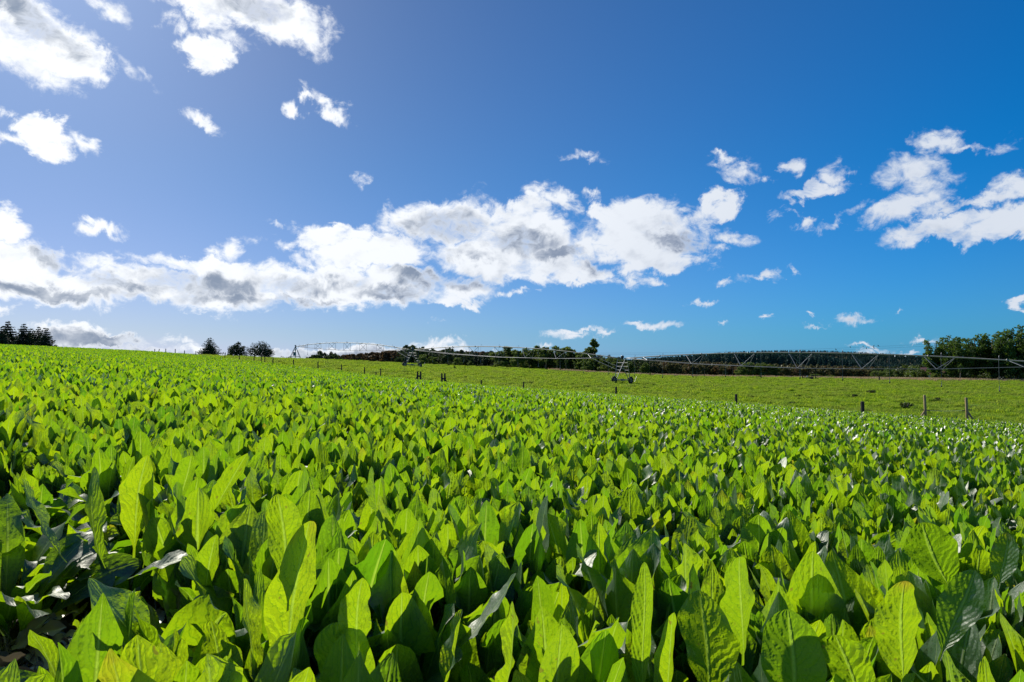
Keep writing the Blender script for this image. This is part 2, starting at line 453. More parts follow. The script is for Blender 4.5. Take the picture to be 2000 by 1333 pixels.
# how large each plant shows in the photo
c_, s_ = math.cos(PITCH), math.sin(PITCH)
dz = PZ + .2 - CAMZ
yc = PY * c_ + dz * s_; zc = -PY * s_ + dz * c_
u_ = PX / np.maximum(yc, .05); v_ = zc / np.maximum(yc, .05)
infr = (yc > .5) & (np.abs(u_) < .78) & (v_ > -.545)
size = np.where(infr, 1 / np.maximum(yc, .05), 0)
order = np.argsort(-size)
HERO_N = 14
near_idx = order[:300 - HERO_N]
is_near = np.zeros(len(PX), bool); is_near[near_idx] = True

def dup_mesh_obj(name, me, loc, rz, s_, tilt=(0, 0)):
    o = bpy.data.objects.new(name, me); COL.objects.link(o)
    o.location = loc; o.rotation_euler = (tilt[0], tilt[1], rz); o.scale = (s_, s_, s_)
    return o
GRP = 'broad leaved crop plants nearest the camera'
rr = random.Random(3)
for i in near_idx:
    x, y, z = float(PX[i]), float(PY[i]), float(PZ[i])
    spl = (x < -.50 * y + .1 and 1.9 < y < 4.2 and rr.random() < .75) or rr.random() < .05
    me = rr.choice(SPLAY) if spl else rr.choice(NEAR)
    o = dup_mesh_obj('crop_plant', me, (x, y, z), rr.uniform(0, 6.28), rr.uniform(.85, 1.18) * (1.14 if y < 3 else 1.0), (rr.uniform(-.08, .08), rr.uniform(-.08, .08)))
    if spl and x < -.5:
        lab = 'splayed crop plant with wide flopped leaves beside the bare ground at the lower left'
    elif y < 2.35:
        lab = 'upright broad leaved crop plant in the front rank along the bottom edge'
    elif y < 3.3:
        lab = 'upright broad leaved crop plant just behind the front rank'
    elif x < 0:
        lab = 'upright crop plant in the denser ranks on the left of the foreground'
    else:
        lab = 'upright crop plant in the denser ranks on the right of the foreground'
    tag(o, lab, 'plant', GRP)

# ------------------------------------------------------------------ big single leaves of the photo's foreground
def bt_leaf(tip, base, W, rg, face=0.0, bow=.0, fold=.3, wave=.02, a=1.15, b=.78, pet=.10, nu=13, nv=30):
    tip = np.array(tip); base = np.array(base)
    ax = tip - base; L = np.linalg.norm(ax); T = ax / L
    view = np.array([0, 0, CAMZ]) - (tip + base) / 2; view /= np.linalg.norm(view)
    S = np.cross(view, T); S /= np.linalg.norm(S); N = np.cross(T, S)
    c, s2 = math.cos(face), math.sin(face)
    S, N = S * c + N * s2, N * c - S * s2
    t = tsamp(nv)
    C = base[None] + ax[None] * t[:, None] + N[None] * (bow * L * (t ** 2 - t))[:, None] + S[None] * (.05 * L * np.sin(t * 3.1 + rg.uniform(0, 6)) * t)[:, None]
    return leaf_sheet(C, np.repeat(T[None], nv, 0), np.repeat(S[None], nv, 0), np.repeat(N[None], nv, 0), L, W, t, fold, wave * L, nu, nv, rg, a, b, pet)

# (label, depth, [(tip px,row, base px,row, width px, face, fold), ...])
HEROES = [
    ('crop plant with the tallest backlit leaf and pale midrib, left of centre at the bottom', 1.78,
     [(592, 1022, 568, 1400, 128, .15, .22), (478, 1128, 510, 1420, 112, -.2, .25), (552, 965, 556, 1180, 78, .3, .55)]),
    ('crop plant with a big yellow green leaf drooping towards the left corner', 1.75,
     [(176, 1128, 372, 1360, 120, -.1, .25), (262, 1190, 330, 1420, 90, .5, .4)]),
    ('crop plant with a rounded half shaded leaf on the bottom edge, beside the drooping leaf', 1.72,
     [(418, 1214, 436, 1420, 102, .1, .15), (340, 1230, 370, 1420, 60, -.5, .5)]),
    ('crop plant with two arched dull leaves over the gap on the left', 2.15,
     [(372, 1092, 250, 1132, 70, .2, .4), (420, 1045, 398, 1200, 62, -.3, .5)]),
    ('crop plant with a wide pale silvery leaf at the bottom, right of the tallest leaf', 1.7,
     [(664, 1215, 690, 1420, 120, .9, .5), (712, 1128, 700, 1360, 80, 0, .4)]),
    ('crop plant with a slender pointed bright leaf at the bottom centre', 1.75,
     [(1003, 1172, 960, 1420, 84, .1, .35), (905, 1195, 860, 1400, 70, 1.2, .6)]),
    ('crop plant with a broad torn bright leaf leaning right at the bottom centre', 2.0,
     [(1008, 1120, 850, 1300, 92, .1, .2), (790, 1172, 758, 1380, 86, .2, .3)]),
    ('crop plant with a narrow grey leaf standing edge on beside a broad bright one', 1.8,
     [(1245, 1100, 1255, 1400, 50, .9, .6), (1318, 1195, 1300, 1420, 96, -.1, .3)]),
    ('crop plant with a broad leaf half in shadow, bottom right of centre', 1.85,
     [(1372, 1155, 1390, 1400, 125, .15, .15), (1450, 1086, 1452, 1300, 90, -.2, .3)]),
    ('crop plant with a large ribbed silver edged leaf at the bottom right of centre', 1.68,
     [(1552, 1192, 1545, 1440, 122, -.25, .4), (1640, 1240, 1690, 1420, 84, .3, .3)]),
    ('crop plant with a tall pointed folded leaf in the lower right', 1.85,
     [(1768, 1135, 1765, 1350, 96, .5, .4), (1895, 1110, 1835, 1290, 76, .8, .4)]),
    ('crop plant with a very broad heart shaped leaf in the right foreground', 2.5,
     [(1795, 1022, 1862, 1160, 92, .75, .2), (1965, 1040, 1950, 1150, 52, .8, .3)]),
    ('crop plant with a cluster of tall leaves above its neighbours in the left foreground', 2.55,
     [(185, 912, 205, 1110, 86, .1, .2), (285, 890, 262, 1090, 66, -.3, .4), (300, 920, 280, 1110, 52, .9, .6), (45, 935, 130, 1100, 60, .2, .4)]),
    ('crop plant with one broad bright leaf leaning right in the left middle foreground', 2.9,
     [(487, 885, 410, 1010, 88, 0, .2), (725, 912, 735, 1010, 70, .1, .3), (372, 890, 345, 1000, 50, .4, .5)]),
]
for hi, (lab, Y, leaves) in enumerate(HEROES):
    rg2 = np.random.default_rng(900 + hi)
    bpx = sum(l[2] for l in leaves[:1]); o_ = at(bpx, Y + .03)
    parts = []
    for (tx, ty, bx_, by_, wpx, face, fold) in leaves:
        tip = ray(tx, ty, Y); 
        gb = at(bx_, Y + .04)
        base = ray(bx_, by_, Y + .02)
        if base.z < gb.z + .03: base.z = gb.z + .02
        parts.append(bt_leaf(Vector(tip) - o_, base - o_, wpx * Y / F, rg2, face, rg2.uniform(-.15, .3), fold, rg2.uniform(.012, .035),
                             rg2.uniform(1.05, 1.45), rg2.uniform(.48, .7)))
    parts += plant_parts(rg2, n=8, hgt=.30, nu=9, nv=16, splay=.15)
    V, Qd, UV, Rn = merge(parts, rg2)
    me = np_mesh('crop_plant', V, Qd, LEAF, True, {'rnd': .35 + .65 * Rn}, UV)
    o = bpy.data.objects.new('crop_plant', me); COL.objects.link(o); o.location = o_
    tag(o, lab, 'plant', GRP)

# ------------------------------------------------------------------ instanced masses
def scatter(name, label, cat, variants, X, Y, Z, rot, scl, idx, kind='stuff'):
    col = bpy.data.collections.new(name + '_source')
    for k, me in enumerate(variants):
        so = bpy.data.objects.new('source_%s_%02d' % (name, k), me); col.objects.link(so)
    me = bpy.data.meshes.new(name)
    me.vertices.add(len(X)); me.vertices.foreach_set('co', np.stack([X, Y, Z], -1).astype(np.float32).ravel())
    a = me.attributes.new('rot', 'FLOAT_VECTOR', 'POINT'); a.data.foreach_set('vector', np.asarray(rot, np.float32).ravel())
    a = me.attributes.new('scl', 'FLOAT', 'POINT'); a.data.foreach_set('value', np.asarray(scl, np.float32))
    a = me.attributes.new('idx', 'INT', 'POINT'); a.data.foreach_set('value', np.asarray(idx, np.int32))
    o = bpy.data.objects.new(name, me); COL.objects.link(o)
    ng = bpy.data.node_groups.new(name, 'GeometryNodeTree')
    ng.interface.new_socket('Geometry', in_out='INPUT', socket_type='NodeSocketGeometry')
    ng.interface.new_socket('Geometry', in_out='OUTPUT', socket_type='NodeSocketGeometry')
    N = ng.nodes; L = ng.links
    gi = N.new('NodeGroupInput'); go = N.new('NodeGroupOutput')
    ci = N.new('GeometryNodeCollectionInfo'); ci.inputs[0].default_value = col
    ci.inputs['Separate Children'].default_value = True; ci.inputs['Reset Children'].default_value = True
    ip = N.new('GeometryNodeInstanceOnPoints'); ip.inputs['Pick Instance'].default_value = True
    def attr(nm, ty):
        n = N.new('GeometryNodeInputNamedAttribute'); n.data_type = ty; n.inputs['Name'].default_value = nm
        return [s for s in n.outputs if s.enabled and s.name == 'Attribute'][0]
    L.new(gi.outputs[0], ip.inputs['Points']); L.new(ci.outputs[0], ip.inputs['Instance'])
    L.new(attr('idx', 'INT'), ip.inputs['Instance Index'])
    L.new(attr('rot', 'FLOAT_VECTOR'), ip.inputs['Rotation'])
    L.new(attr('scl', 'FLOAT'), ip.inputs['Scale'])
    L.new(ip.outputs[0], go.inputs[0])
    md = o.modifiers.new('scatter', 'NODES'); md.node_group = ng
    tag(o, label, cat, kind=kind)
    return o

rest = ~is_near
RX, RY, RZ, RD = PX[rest], PY[rest], PZ[rest], PD[rest]
nr = len(RX)
midv = RD < 13
idx = np.where(midv, rg.integers(0, len(MID), nr), len(MID) + rg.integers(0, len(LOW), nr))
rot = np.stack([rg.uniform(-.1, .1, nr), rg.uniform(-.1, .1, nr), rg.uniform(0, 6.28, nr)], -1)
scatter('crop', 'dense broad leaved green crop covering the sloping field', 'crop', MID + LOW, RX, RY, RZ, rot,
        rg.uniform(.72, 1.25, nr) * np.where(RD > 25, .90, 1), idx)

# pasture grass
def tuft_mesh(seed, n, rad, h, wd, m):
    rg = np.random.default_rng(seed); parts = []
    for i in range(n):
        a = rg.uniform(0, 6.28); r = rad * math.sqrt(rg.random()); L = h * rg.uniform(.5, 1.2)
        th = rg.uniform(.05, .7); az = rg.uniform(0, 6.28)
        b = np.array([math.cos(a) * r, math.sin(a) * r, -.01])
        o1 = np.array([math.cos(az), math.sin(az), 0]); sd = np.array([-math.sin(az), math.cos(az), 0]) * wd * rg.uniform(.6, 1.3)
        p1 = b + o1 * math.sin(th) * L * .5 + np.array([0, 0, math.cos(th) * L * .55])
        p2 = b + o1 * math.sin(th + .5) * L + np.array([0, 0, math.cos(th + .3) * L])
        V = np.array([b - sd, b + sd, p1 + sd * .8, p1 - sd * .8, p2 + sd * .15, p2 - sd * .15])
        parts.append((V, np.array([[0, 1, 2, 3], [3, 2, 4, 5]]), np.array([[0, 0], [1, 0], [1, .5], [0, .5], [1, 1], [0, 1]])))
    V, Qd, UV, Rn = merge(parts, rg)
    return np_mesh('tuft', V, Qd, m, False, {'rnd': Rn}, UV)
TUFTS = [tuft_mesh(20 + i, 130, .85, .13 + .03 * (i % 3), .012, GRASS) for i in range(6)]
BIGT = [tuft_mesh(40 + i, 150, .42, .42, .018, GRASS) for i in range(3)]
def pasture_pts(n, ymin, ymax, power):
    y = ymin + (ymax - ymin) * rg.random(n) ** power
    x = y * rg.uniform(-.9, .9, n)
    k = side(x, y) > .3
    return x[k], y[k]
gx1, gy1 = pasture_pts(42000, 36, 212, .8)
gx2, gy2 = pasture_pts(9000, 36, 205, .8)
gX, gY = np.r_[gx1, gx2], np.r_[gy1, gy2]
gi = np.r_[rg.integers(0, 6, len(gx1)), 6 + rg.integers(0, 3, len(gx2))]
scatter('pasture_grass', 'grazed green pasture grass with uneven tufts beyond the crop', 'grass', TUFTS + BIGT, gX, gY, ground(gX, gY),
        np.stack([0 * gX, 0 * gX, rg.uniform(0, 6.28, len(gX))], -1), rg.uniform(.7, 1.3, len(gX)), gi)
# dry grass along the far edge of the pasture
DRY = [tuft_mesh(60 + i, 120, .6, .62, .02, DRYGRASS) for i in range(4)]
n = 2600
dy = 170 + rg.normal(0, 4.5, n); dx = rg.uniform(84, 165, n)
dry2x = rg.uniform(10, 95, 700); dry2y = 184 + rg.normal(0, 1.2, 700)
dx = np.r_[dx, dry2x]; dy = np.r_[dy, dry2y]
scatter('dry_grass', 'tall straw coloured dry grass along the far edge of the pasture', 'grass', DRY, dx, dy, ground(dx, dy),
        np.stack([0 * dx, 0 * dx, rg.uniform(0, 6.28, len(dx))], -1), rg.uniform(.6, 1.25, len(dx)), rg.integers(0, 4, len(dx)))

# dead leaves and litter on the bare patch
DEADM = leaf_mat('dead_leaf', (.34, .27, .17), (.20, .15, .07), .3, .5, False)
def dead_mesh(seed):
    rg = np.random.default_rng(seed)
    return np_mesh('dead_leaf', *(lambda p: (p[0], p[1]))(leaf_geo(.16, .07, (0, 0, .005), 0, 1.35, rg.uniform(-.2, .8), rg.uniform(-1, 1), rg.uniform(.2, 1.2), .012, 5, 8, rg)), DEADM)
LIT = [dead_mesh(i) for i in range(6)] + [tuft_mesh(80, 14, .05, .12, .003, DEADM)]
n = 620
lx = -1.80 + rg.normal(0, .36, n); ly = 2.5 + rg.normal(0, .45, n)
lx[420:] = -3.1 + rg.normal(0, .4, 200); ly[420:] = 3.9 + rg.normal(0, .8, 200)
scatter('leaf_litter', 'withered pale leaves and stalks lying on the bare soil at the lower left', 'litter', LIT, lx, ly, ground(lx, ly) + rg.uniform(0, .03, n),
        np.stack([rg.uniform(-.4, .4, n), rg.uniform(-.4, .4, n), rg.uniform(0, 6.28, n)], -1), rg.uniform(.4, 1.5, n), rg.integers(0, 7, n))

# ------------------------------------------------------------------ trees
def leaf_cloud(rg, C, Rr, n_each, sz, flat=.8):
    """C (k,3) clump centres, Rr (k,) radii -> quads"""
    Vs, Rn = [], []
    for c, r in zip(C, Rr):
        n = max(4, int(n_each * (r / np.mean(Rr)) ** 2))
        d = rg.normal(size=(n, 3)); d /= np.linalg.norm(d, axis=1)[:, None]
        p = c + d * r * (rg.random((n, 1)) ** .45) * np.array([1, 1, flat])
        a = rg.normal(size=(n, 3)); a /= np.linalg.norm(a, axis=1)[:, None]
        b = np.cross(a, rg.normal(size=(n, 3))); b /= np.linalg.norm(b, axis=1)[:, None]
        s_ = sz * rg.uniform(.6, 1.4, (n, 1))
        q = np.stack([p - a * s_, p - b * s_ * .6, p + a * s_, p + b * s_ * .6], 1)
        Vs.append(q.reshape(-1, 3)); Rn.append(np.repeat(rg.random(n) * .5 + .5 * rg.random(), 4))
    V = np.concatenate(Vs)
    return V, np.arange(len(V)).reshape(-1, 4), np.concatenate(Rn)

def broad_tree(seed, h=9.0, w=7.0, k=34, n_each=60, sz=.22, base=.22, m=None, open_=.0, trunk=.22):
    rg = np.random.default_rng(seed); mb = MB()
    top = h * .72
    lean = rg.uniform(-.4, .4, 2)
    tp = [(0, 0, -.3), (lean[0] * .3, lean[1] * .3, h * .3), (lean[0], lean[1], top)]
    mb.tube(tp, [trunk * h / 9, trunk * .7 * h / 9, trunk * .18 * h / 9], 7)
    C, Rr = [], []
    nl = 8
    lobes = []
    for i in range(nl):
        az = i * 2.4 + rg.uniform(-.5, .5); z0 = h * rg.uniform(base, .55); r = w * .5 * rg.uniform(.55, .95)
        z1 = h * rg.uniform(max(base + .12, .35), .9)
        e = np.array([math.cos(az) * r * (1.15 - z1 / h * .6), math.sin(az) * r * (1.15 - z1 / h * .6), z1])
        s0 = np.array([lean[0] * z0 / top, lean[1] * z0 / top, z0])
        mid = (s0 + e) / 2 + np.array([0, 0, h * .04])
        mb.tube([s0, mid, e], [trunk * .42 * h / 9, trunk * .25 * h / 9, .03], 5)
        lobes.append((s0, mid, e))
    for j in range(k):
        s0, mid, e = lobes[j % nl]
        f = rg.uniform(.45, 1.05)
        p = s0 * (1 - f) + e * f + rg.normal(size=3) * np.array([w, w, h * .8]) * .075
        C.append(p); Rr.append(w * rg.uniform(.07, .15))
    for j in range(int(k * .25)):
        C.append(np.array([lean[0], lean[1], h * rg.uniform(.72, .94)]) + rg.normal(size=3) * w * .10); Rr.append(w * rg.uniform(.07, .12))
    V, Qd, Rn = leaf_cloud(rg, C, Rr, n_each, sz)
    zmin = h * base * .6; k_ = V[:, 2].reshape(-1, 4).mean(1) > zmin
    V = V.reshape(-1, 4, 3)[k_].reshape(-1, 3); Rn = Rn.reshape(-1, 4)[k_].ravel(); Qd = np.arange(len(V)).reshape(-1, 4)
    return mb.mesh('trunk', BARK, True), np_mesh('crown', V, Qd, m or F_BROAD, False, {'rnd': Rn})

def poplar_tree(seed, h=13, w=6.5, m=None):
    """several upright leaders from low on the stem, spiky top"""
    rg = np.random.default_rng(seed); mb = MB(); C = []; Rr = []
    mb.tube([(0, 0, -.3), (.05, 0, h * .3), (0, .1, h * .85)], [.30, .2, .05], 7)
    for i in range(11):
        az = i * 2.4 + rg.uniform(-.4, .4); z0 = h * rg.uniform(.05, .35); r = w * .5 * rg.uniform(.25, .95); z1 = h * rg.uniform(.78, 1.0) * (1 - .22 * (r / (w * .5)) ** 2)
        s0 = np.array([0, 0, z0]); e = np.array([math.cos(az) * r, math.sin(az) * r, z1]); mid = s0 * .5 + e * .5 + np.array([math.cos(az) * r * .25, math.sin(az) * r * .25, -h * .05])
        mb.tube([s0, mid, e], [.11, .07, .02], 5)
        for f in np.linspace(.12, 1, 9):
            p = (1 - f) ** 2 * s0 + 2 * f * (1 - f) * mid + f * f * e
            C.append(p + rg.normal(size=3) * .28); Rr.append((1.3 - .62 * f) * rg.uniform(.7, 1.15) * w / 6.5)
    for i in range(14):
        az = rg.uniform(0, 6.28); C.append(np.array([math.cos(az) * w * .42, math.sin(az) * w * .42, h * rg.uniform(.15, .55)])); Rr.append(rg.uniform(.5, .9))
    V, Qd, Rn = leaf_cloud(rg, C, Rr, 52, .27, 1.1)
    return mb.mesh('trunk', BARK, True), np_mesh('crown', V, Qd, m or F_POPLAR, False, {'rnd': Rn})

def conifer_tree(seed, h=9, w=4.5, m=None, tiers=15, dens=1.0, sz=.16, rag=.35):
    rg = np.random.default_rng(seed); mb = MB()
    mb.tube([(0, 0, -.3), (0, 0, h * .5), (0, 0, h * .98)], [.16 * h / 9, .09 * h / 9, .015], 6)
    C, Rr = [], []
    for i in range(tiers):
        f = (i + .4) / tiers; z = h * (.10 + .9 * f); rad = w * .5 * (1 - f) ** .75 + .18
        nb = max(3, int(9 * (1 - f) + 3))
        for j in range(nb):
            az = j * 6.283 / nb + rg.uniform(-.4, .4) + i
            r = rad * rg.uniform(1 - rag, 1.08)
            e = np.array([math.cos(az) * r, math.sin(az) * r, z - r * .10 + rg.uniform(-.1, .15)])
            if f < .85 and r > .5: mb.tube([(0, 0, z - r * .12), e * .9], [.03, .01], 4, False)
            for q in ((.35, .24), (.68, .2), (.97, .13)):
                C.append(np.array([e[0] * q[0], e[1] * q[0], z - r * .12 + (e[2] - z + r * .12) * q[0]])); Rr.append(q[1] * rad * 1.05 + .16)
    V, Qd, Rn = leaf_cloud(rg, C, Rr, 22 * dens, sz, .6)
    return mb.mesh('trunk', BARK, True), np_mesh('crown', V, Qd, m or F_CON, False, {'rnd': Rn})

def bush_meshes(seed, h=2.2, w=3.0, m=None, k=16, n_each=55, sz=.13):
    rg = np.random.default_rng(seed); mb = MB(); C, Rr = [], []
    for i in range(5):
        az = i * 2.4; mb.tube([(0, 0, -.2), (math.cos(az) * w * .12, math.sin(az) * w * .12, h * .35), (math.cos(az) * w * .25, math.sin(az) * w * .25, h * .65)], [.06, .04, .015], 5)
    for j in range(k):
        az = rg.uniform(0, 6.28); r = w * .36 * math.sqrt(rg.random()); z = h * rg.uniform(.18, .82) * (1 - .35 * (r / (w * .36)) ** 2)
        C.append(np.array([math.cos(az) * r, math.sin(az) * r, z])); Rr.append(w * rg.uniform(.10, .19))
    V, Qd, Rn = leaf_cloud(rg, C, Rr, n_each, sz, .85)
    V[:, 2] = np.maximum(V[:, 2], .0)
    return mb.mesh('stem', BARK, True), np_mesh('foliage', V, Qd, m or F_BUSH, False, {'rnd': Rn})

def place(name, meshes, px, Y, scale, rz, label, cat, group=None, pn=('trunk', 'crown'), sx=1.0, dz=0.0):
    p = at(px, Y); e = empty(name, (p.x, p.y, p.z + dz), rz)
    for nm, me in zip(pn, meshes):
        o = bpy.data.objects.new(nm, me); COL.objects.link(o); o.parent = e
    e.scale = (scale * sx, scale * sx, scale)
    tag(e, label, cat, group)
    return e
def place_top(name, meshes, h0, px, toprow, Y, *a, **kw):
    """scale the tree so that its top reaches the photo's row"""
    p = at(px, Y); top = ray(px, toprow, Y).z
    return place(name, meshes, px, Y, max(.15, (top - p.z) / h0), *a, **kw)

# left crest: conifers
con = [conifer_tree(11 + i, 9, 6.4 + .8 * (i % 2), rag=.5, dens=1.5) for i in range(4)]
cons = [(-22, 640, 168), (1, 637, 150), (12.5, 627, 158), (30, 655, 163), (44, 632, 156), (58, 641, 162), (73, 638, 158), (87, 640, 150)]
clab = ['dark conifer at the far left edge behind the tallest one', 'dark conifer cut by the left edge of the picture', 'tallest dark conifer on the crest at the far left, with drooping boughs',
        'low conifer filling the gap right of the tallest conifer', 'broad dark conifer with a double top in the middle of the crest clump',
        'narrow conifer between the double topped one and the last two', 'second conifer from the right end of the crest clump', 'pointed conifer at the right end of the crest clump, beside the white cloud']
for i, (px, tr, Y) in enumerate(cons):
    if px < -10: continue
    place_top('conifer_tree', con[i % 4], 9, px, tr, Y, i * 1.3, clab[i], 'tree', 'conifers on the crest at the far left', sx=.95 + .12 * (i % 3))
bsh = [bush_meshes(31 + i, 2.2, 3.0) for i in range(4)]
bshd = [bush_meshes(41 + i, 2.2, 3.0, F_BROAD) for i in range(3)]
place_top('bush', bshd[0], 2.1, 101, 672, 150, .3, 'small dark bush right of the last conifer on the crest', 'bush', 'low bushes on the left crest', pn=('stem', 'foliage'), sx=.6)
place_top('bush', bshd[1], 2.1, 107, 671, 152, .9, 'small pointed bush second from the conifers on the crest', 'bush', 'low bushes on the left crest', pn=('stem', 'foliage'), sx=.4)
place_top('bush', bshd[2], 2.1, 114, 676, 151, .9, 'tiny bush farthest from the conifers on the left crest', 'bush', 'low bushes on the left crest', pn=('stem', 'foliage'), sx=.6)
# three lone trees
lt = [conifer_tree(51, 8, 10.5, F_CON, 11, 1.1, .2, .6), bush_meshes(52, 8.4, 10.5, F_CON, 30, 90, .25), bush_meshes(56, 8.4, 14, F_CON, 44, 90, .25)]
place_top('lone_tree', lt[0], 7.8, 409, 660, 175, .2, 'pyramid shaped dark tree standing alone on the skyline, leftmost of three', 'tree', 'lone trees on the skyline')
place_top('lone_tree', lt[1], 7.8, 465, 666, 190, 1.2, 'dark skyline tree with a gap through its crown, middle of three', 'tree', 'lone trees on the skyline')
place_top('lone_tree', lt[2], 7.8, 508, 668, 190, 2.2, 'wide double crowned dark tree on the skyline, nearest the pivot tower', 'tree', 'lone trees on the skyline')
place_top('bush', bshd[1], 2.1, 448, 690, 188, .9, 'low dark bush at the left foot of the middle skyline tree', 'bush', pn=('stem', 'foliage'))
place_top('small_tree', lt[1], 7.8, 559, 694, 330, .4, 'tiny distant tree left of the pivot tower', 'tree')
place_top('bush', bshd[0], 2.1, 590, 699, 300, .9, 'small dark bush on the horizon just right of the pivot tower', 'bush', pn=('stem', 'foliage'))

# right: poplar row
pop = [poplar_tree(71 + i, 13, 6.6 + .4 * (i % 3)) for i in range(4)]
pops = [(1828, 658, 178, 'rounded poplar at the left end of the row, overhanging the pasture'), (1861, 655, 182, 'dark poplar second from the left end of the row'),
        (1872, 660, 173, 'lighter green poplar in front of its dark neighbour, low in the row'), (1905, 648, 176, 'tall poplar with a fork of spiky tops left of the sky notch'),
        (1940, 645, 177, 'tall narrow topped poplar right of the sky notch'), (1962, 652, 171, 'bushy poplar with a loose crown between two taller ones'),
        (1985, 638, 176, 'tallest poplar near the right edge'), (2015, 636, 172, 'poplar cut by the right edge of the picture'), (2050, 640, 174, 'poplar just outside the right edge')]
for i, (px, tr, Y, lab) in enumerate(pops[:-1]):
    place_top('poplar_tree', pop[i % 4], 13.2, px, tr, Y, i * 1.7 + .4, lab, 'tree', 'poplars at the right end of the pasture', sx=1.2)
place_top('bare_trunk_tree', broad_tree(77, 5, 2.4, 10, 26, .2, .45, F_POPLAR, trunk=.32), 4.8, 1875, 712, 168, 0, 'short stout leaning trunk standing out in the dry grass before the poplars', 'tree')
# dark hedge under / left of the poplars
hedge = [(1712, 722, 186, 1.0), (1738, 717, 192, 1.0), (1768, 705, 196, 1.1), (1788, 712, 190, 1.0), (1803, 722, 180, .9), (1823, 727, 176, 1.), (1842, 724, 181, 1.1), (1922, 722, 182, 1.1), (1950, 724, 172, 1.1), (1972, 728, 168, 1.0), (1996, 727, 169, 1.1)]
hl = ['low dark bush at the left end of the hedge', 'second dark bush from the left end of the hedge', 'tall dark bush rising behind the hedge under the pipe', 'dense bush between the tall one and the red roof',
      'green bush in front of the red roof', 'green bush at the foot of the first poplar', 'dark bush under the second poplar', 'dark bush under the forked poplar', 'dark bush right of the bare trunks',
      'low bush before the white shed', 'bush at the right edge under the tallest poplar']
for i, (px, tr, Y, s2) in enumerate(hedge):
    place_top('hedge_bush', (bshd + bsh)[(i * 2) % 5], 2.1, px, tr, Y, i * 1.1, hl[i], 'bush', 'bushes of the hedge on the right', pn=('stem', 'foliage'), sx=s2)

# middle wood: distinct broadleaf trees
bt = [broad_tree(91 + i, 9, [6.5, 7.5, 5.5, 8, 6][i], 44, 75, .26, [.12, .1, .2, .05, .15][i]) for i in range(5)]
mid = [(826, 694, 215, 3, 'dark tree beside the first drive tower'), (845, 698, 222, 1, 'dark tree right of the first drive tower with a flat crown'),
       (868, 701, 228, 0, 'dark tree before the far pine tops, left of the rounded olive tree'), (905, 693, 232, 2, 'small crowned tree behind the rounded olive tree'),
       (893, 700, 205, 3, 'wide rounded olive green tree standing forward of the wood'), (918, 705, 207, 0, 'olive green tree at the right shoulder of the wide rounded one'),
       (975, 688, 222, 1, 'tree with a see through crown left of the tall middle trees'), (993, 677, 232, 4, 'tall open crowned tree whose tip crosses the pipe'),
       (978, 706, 203, 3, 'low spreading olive tree on the pasture edge below the see through crown'), (1012, 685, 214, 0, 'full round tree below the middle of the pipe'),
       (1032, 683, 220, 1, 'dark round tree right of the full round one'), (1050, 677, 226, 2, 'domed tree rising above the pipe, left of two domes'),
       (1064, 678, 222, 0, 'twin domed tree just right of the first dome'), (1091, 679, 224, 1, 'domed tree rising above the pipe, right of the gap'),
       (1110, 679, 226, 2, 'narrow topped tree right of the second dome'), (1128, 683, 224, 4, 'tree with a ragged top left of the tall loose tree'),
       (1142, 690, 212, 0, 'rounded tree in front of the tall loose tree'), (1160, 664, 226, 2, 'tall loose tree standing highest above the pipe'),
       (1185, 699, 216, 3, 'dark spreading tree right under the low end of the pipe'), (1205, 702, 210, 1, 'dark tree behind the middle drive tower'),
       (1228, 706, 214, 0, 'dark tree right of the middle drive tower'), (1146, 706, 197, 3, 'broad bush like tree at the pasture edge left of the middle drive tower'),
       (1260, 709, 205, 4, 'small dark round tree between the drive tower and the brown scrub')]
for i, (px, tr, Y, v, lab) in enumerate(mid):
    place_top('broadleaf_tree', bt[v], 8.9, px, tr, Y, i * 2.1, lab, 'tree', 'broadleaf trees of the middle wood', sx=1.38 if i != 17 else .95)
tr_trunks = [(1066, 701, 205), (1088, 703, 204), (1106, 703, 203), (1122, 706, 202)]
slim = broad_tree(97, 6, 2.2, 10, 24, .2, .55, F_BROAD, trunk=.28)
for i, (px, tr, Y) in enumerate(tr_trunks):
    place_top('slender_tree', slim, 5.8, px, tr, Y, i * 1.4, ['pale slender trunk, first from the left, in the dark wood edge', 'pale slender trunk, second from the left, in the dark wood edge', 'palest slender trunk standing forward in the dark wood edge', 'pale slender trunk nearest the middle drive tower'][i], 'tree', 'pale trunks along the dark wood edge')
fb = [(849, 712, 198, .8, 'small bright bush left end of the wood edge'), (862, 709, 199, 1.0, 'light green bush left of the wide olive tree'), (876, 706, 200, 1.1, 'taller light green bush beside the wide olive tree'),
      (938, 712, 197, 1., 'grey green bush at the right foot of the wide olive tree'), (941, 718, 190, .7, 'very small pale bush on the pasture edge below the grey green bush'),
      (1022, 719, 190, .9, 'pale bush on the pasture edge below the full round tree'), (1080, 722, 189, .6, 'small yellow green bush before the dark wood'),
      (1109, 723, 188, .8, 'pale round bush left of the two paired ones'), (1131, 723, 188, 1.0, 'pale round bush, left one of a pair'), (1144, 721, 187, 1.0, 'pale round bush, right one of a pair'),
      (1218, 728, 180, .8, 'low bush just behind the middle drive tower'), (1270, 729, 180, 1.0, 'grey green bush right of the middle drive tower'), (1284, 731, 179, 1.0, 'low dark bush at the right end of the small scrub'),
      (1483, 732, 182, .9, 'pale low bush before the dark thicket'), (724, 709, 160, 1.0, 'grey green weed clump alone in the pasture below the brown ridge'), (888, 714, 150, .6, 'small dark weed clump on the pasture right of the first drive tower')]
for i, (px, tr, Y, s2, lab) in enumerate(fb):
    place_top('bush', bsh[i % 4], 2.1, px, tr, Y, i * 1.1, lab, 'bush', 'bushes along the pasture edge', pn=('stem', 'foliage'), sx=s2)
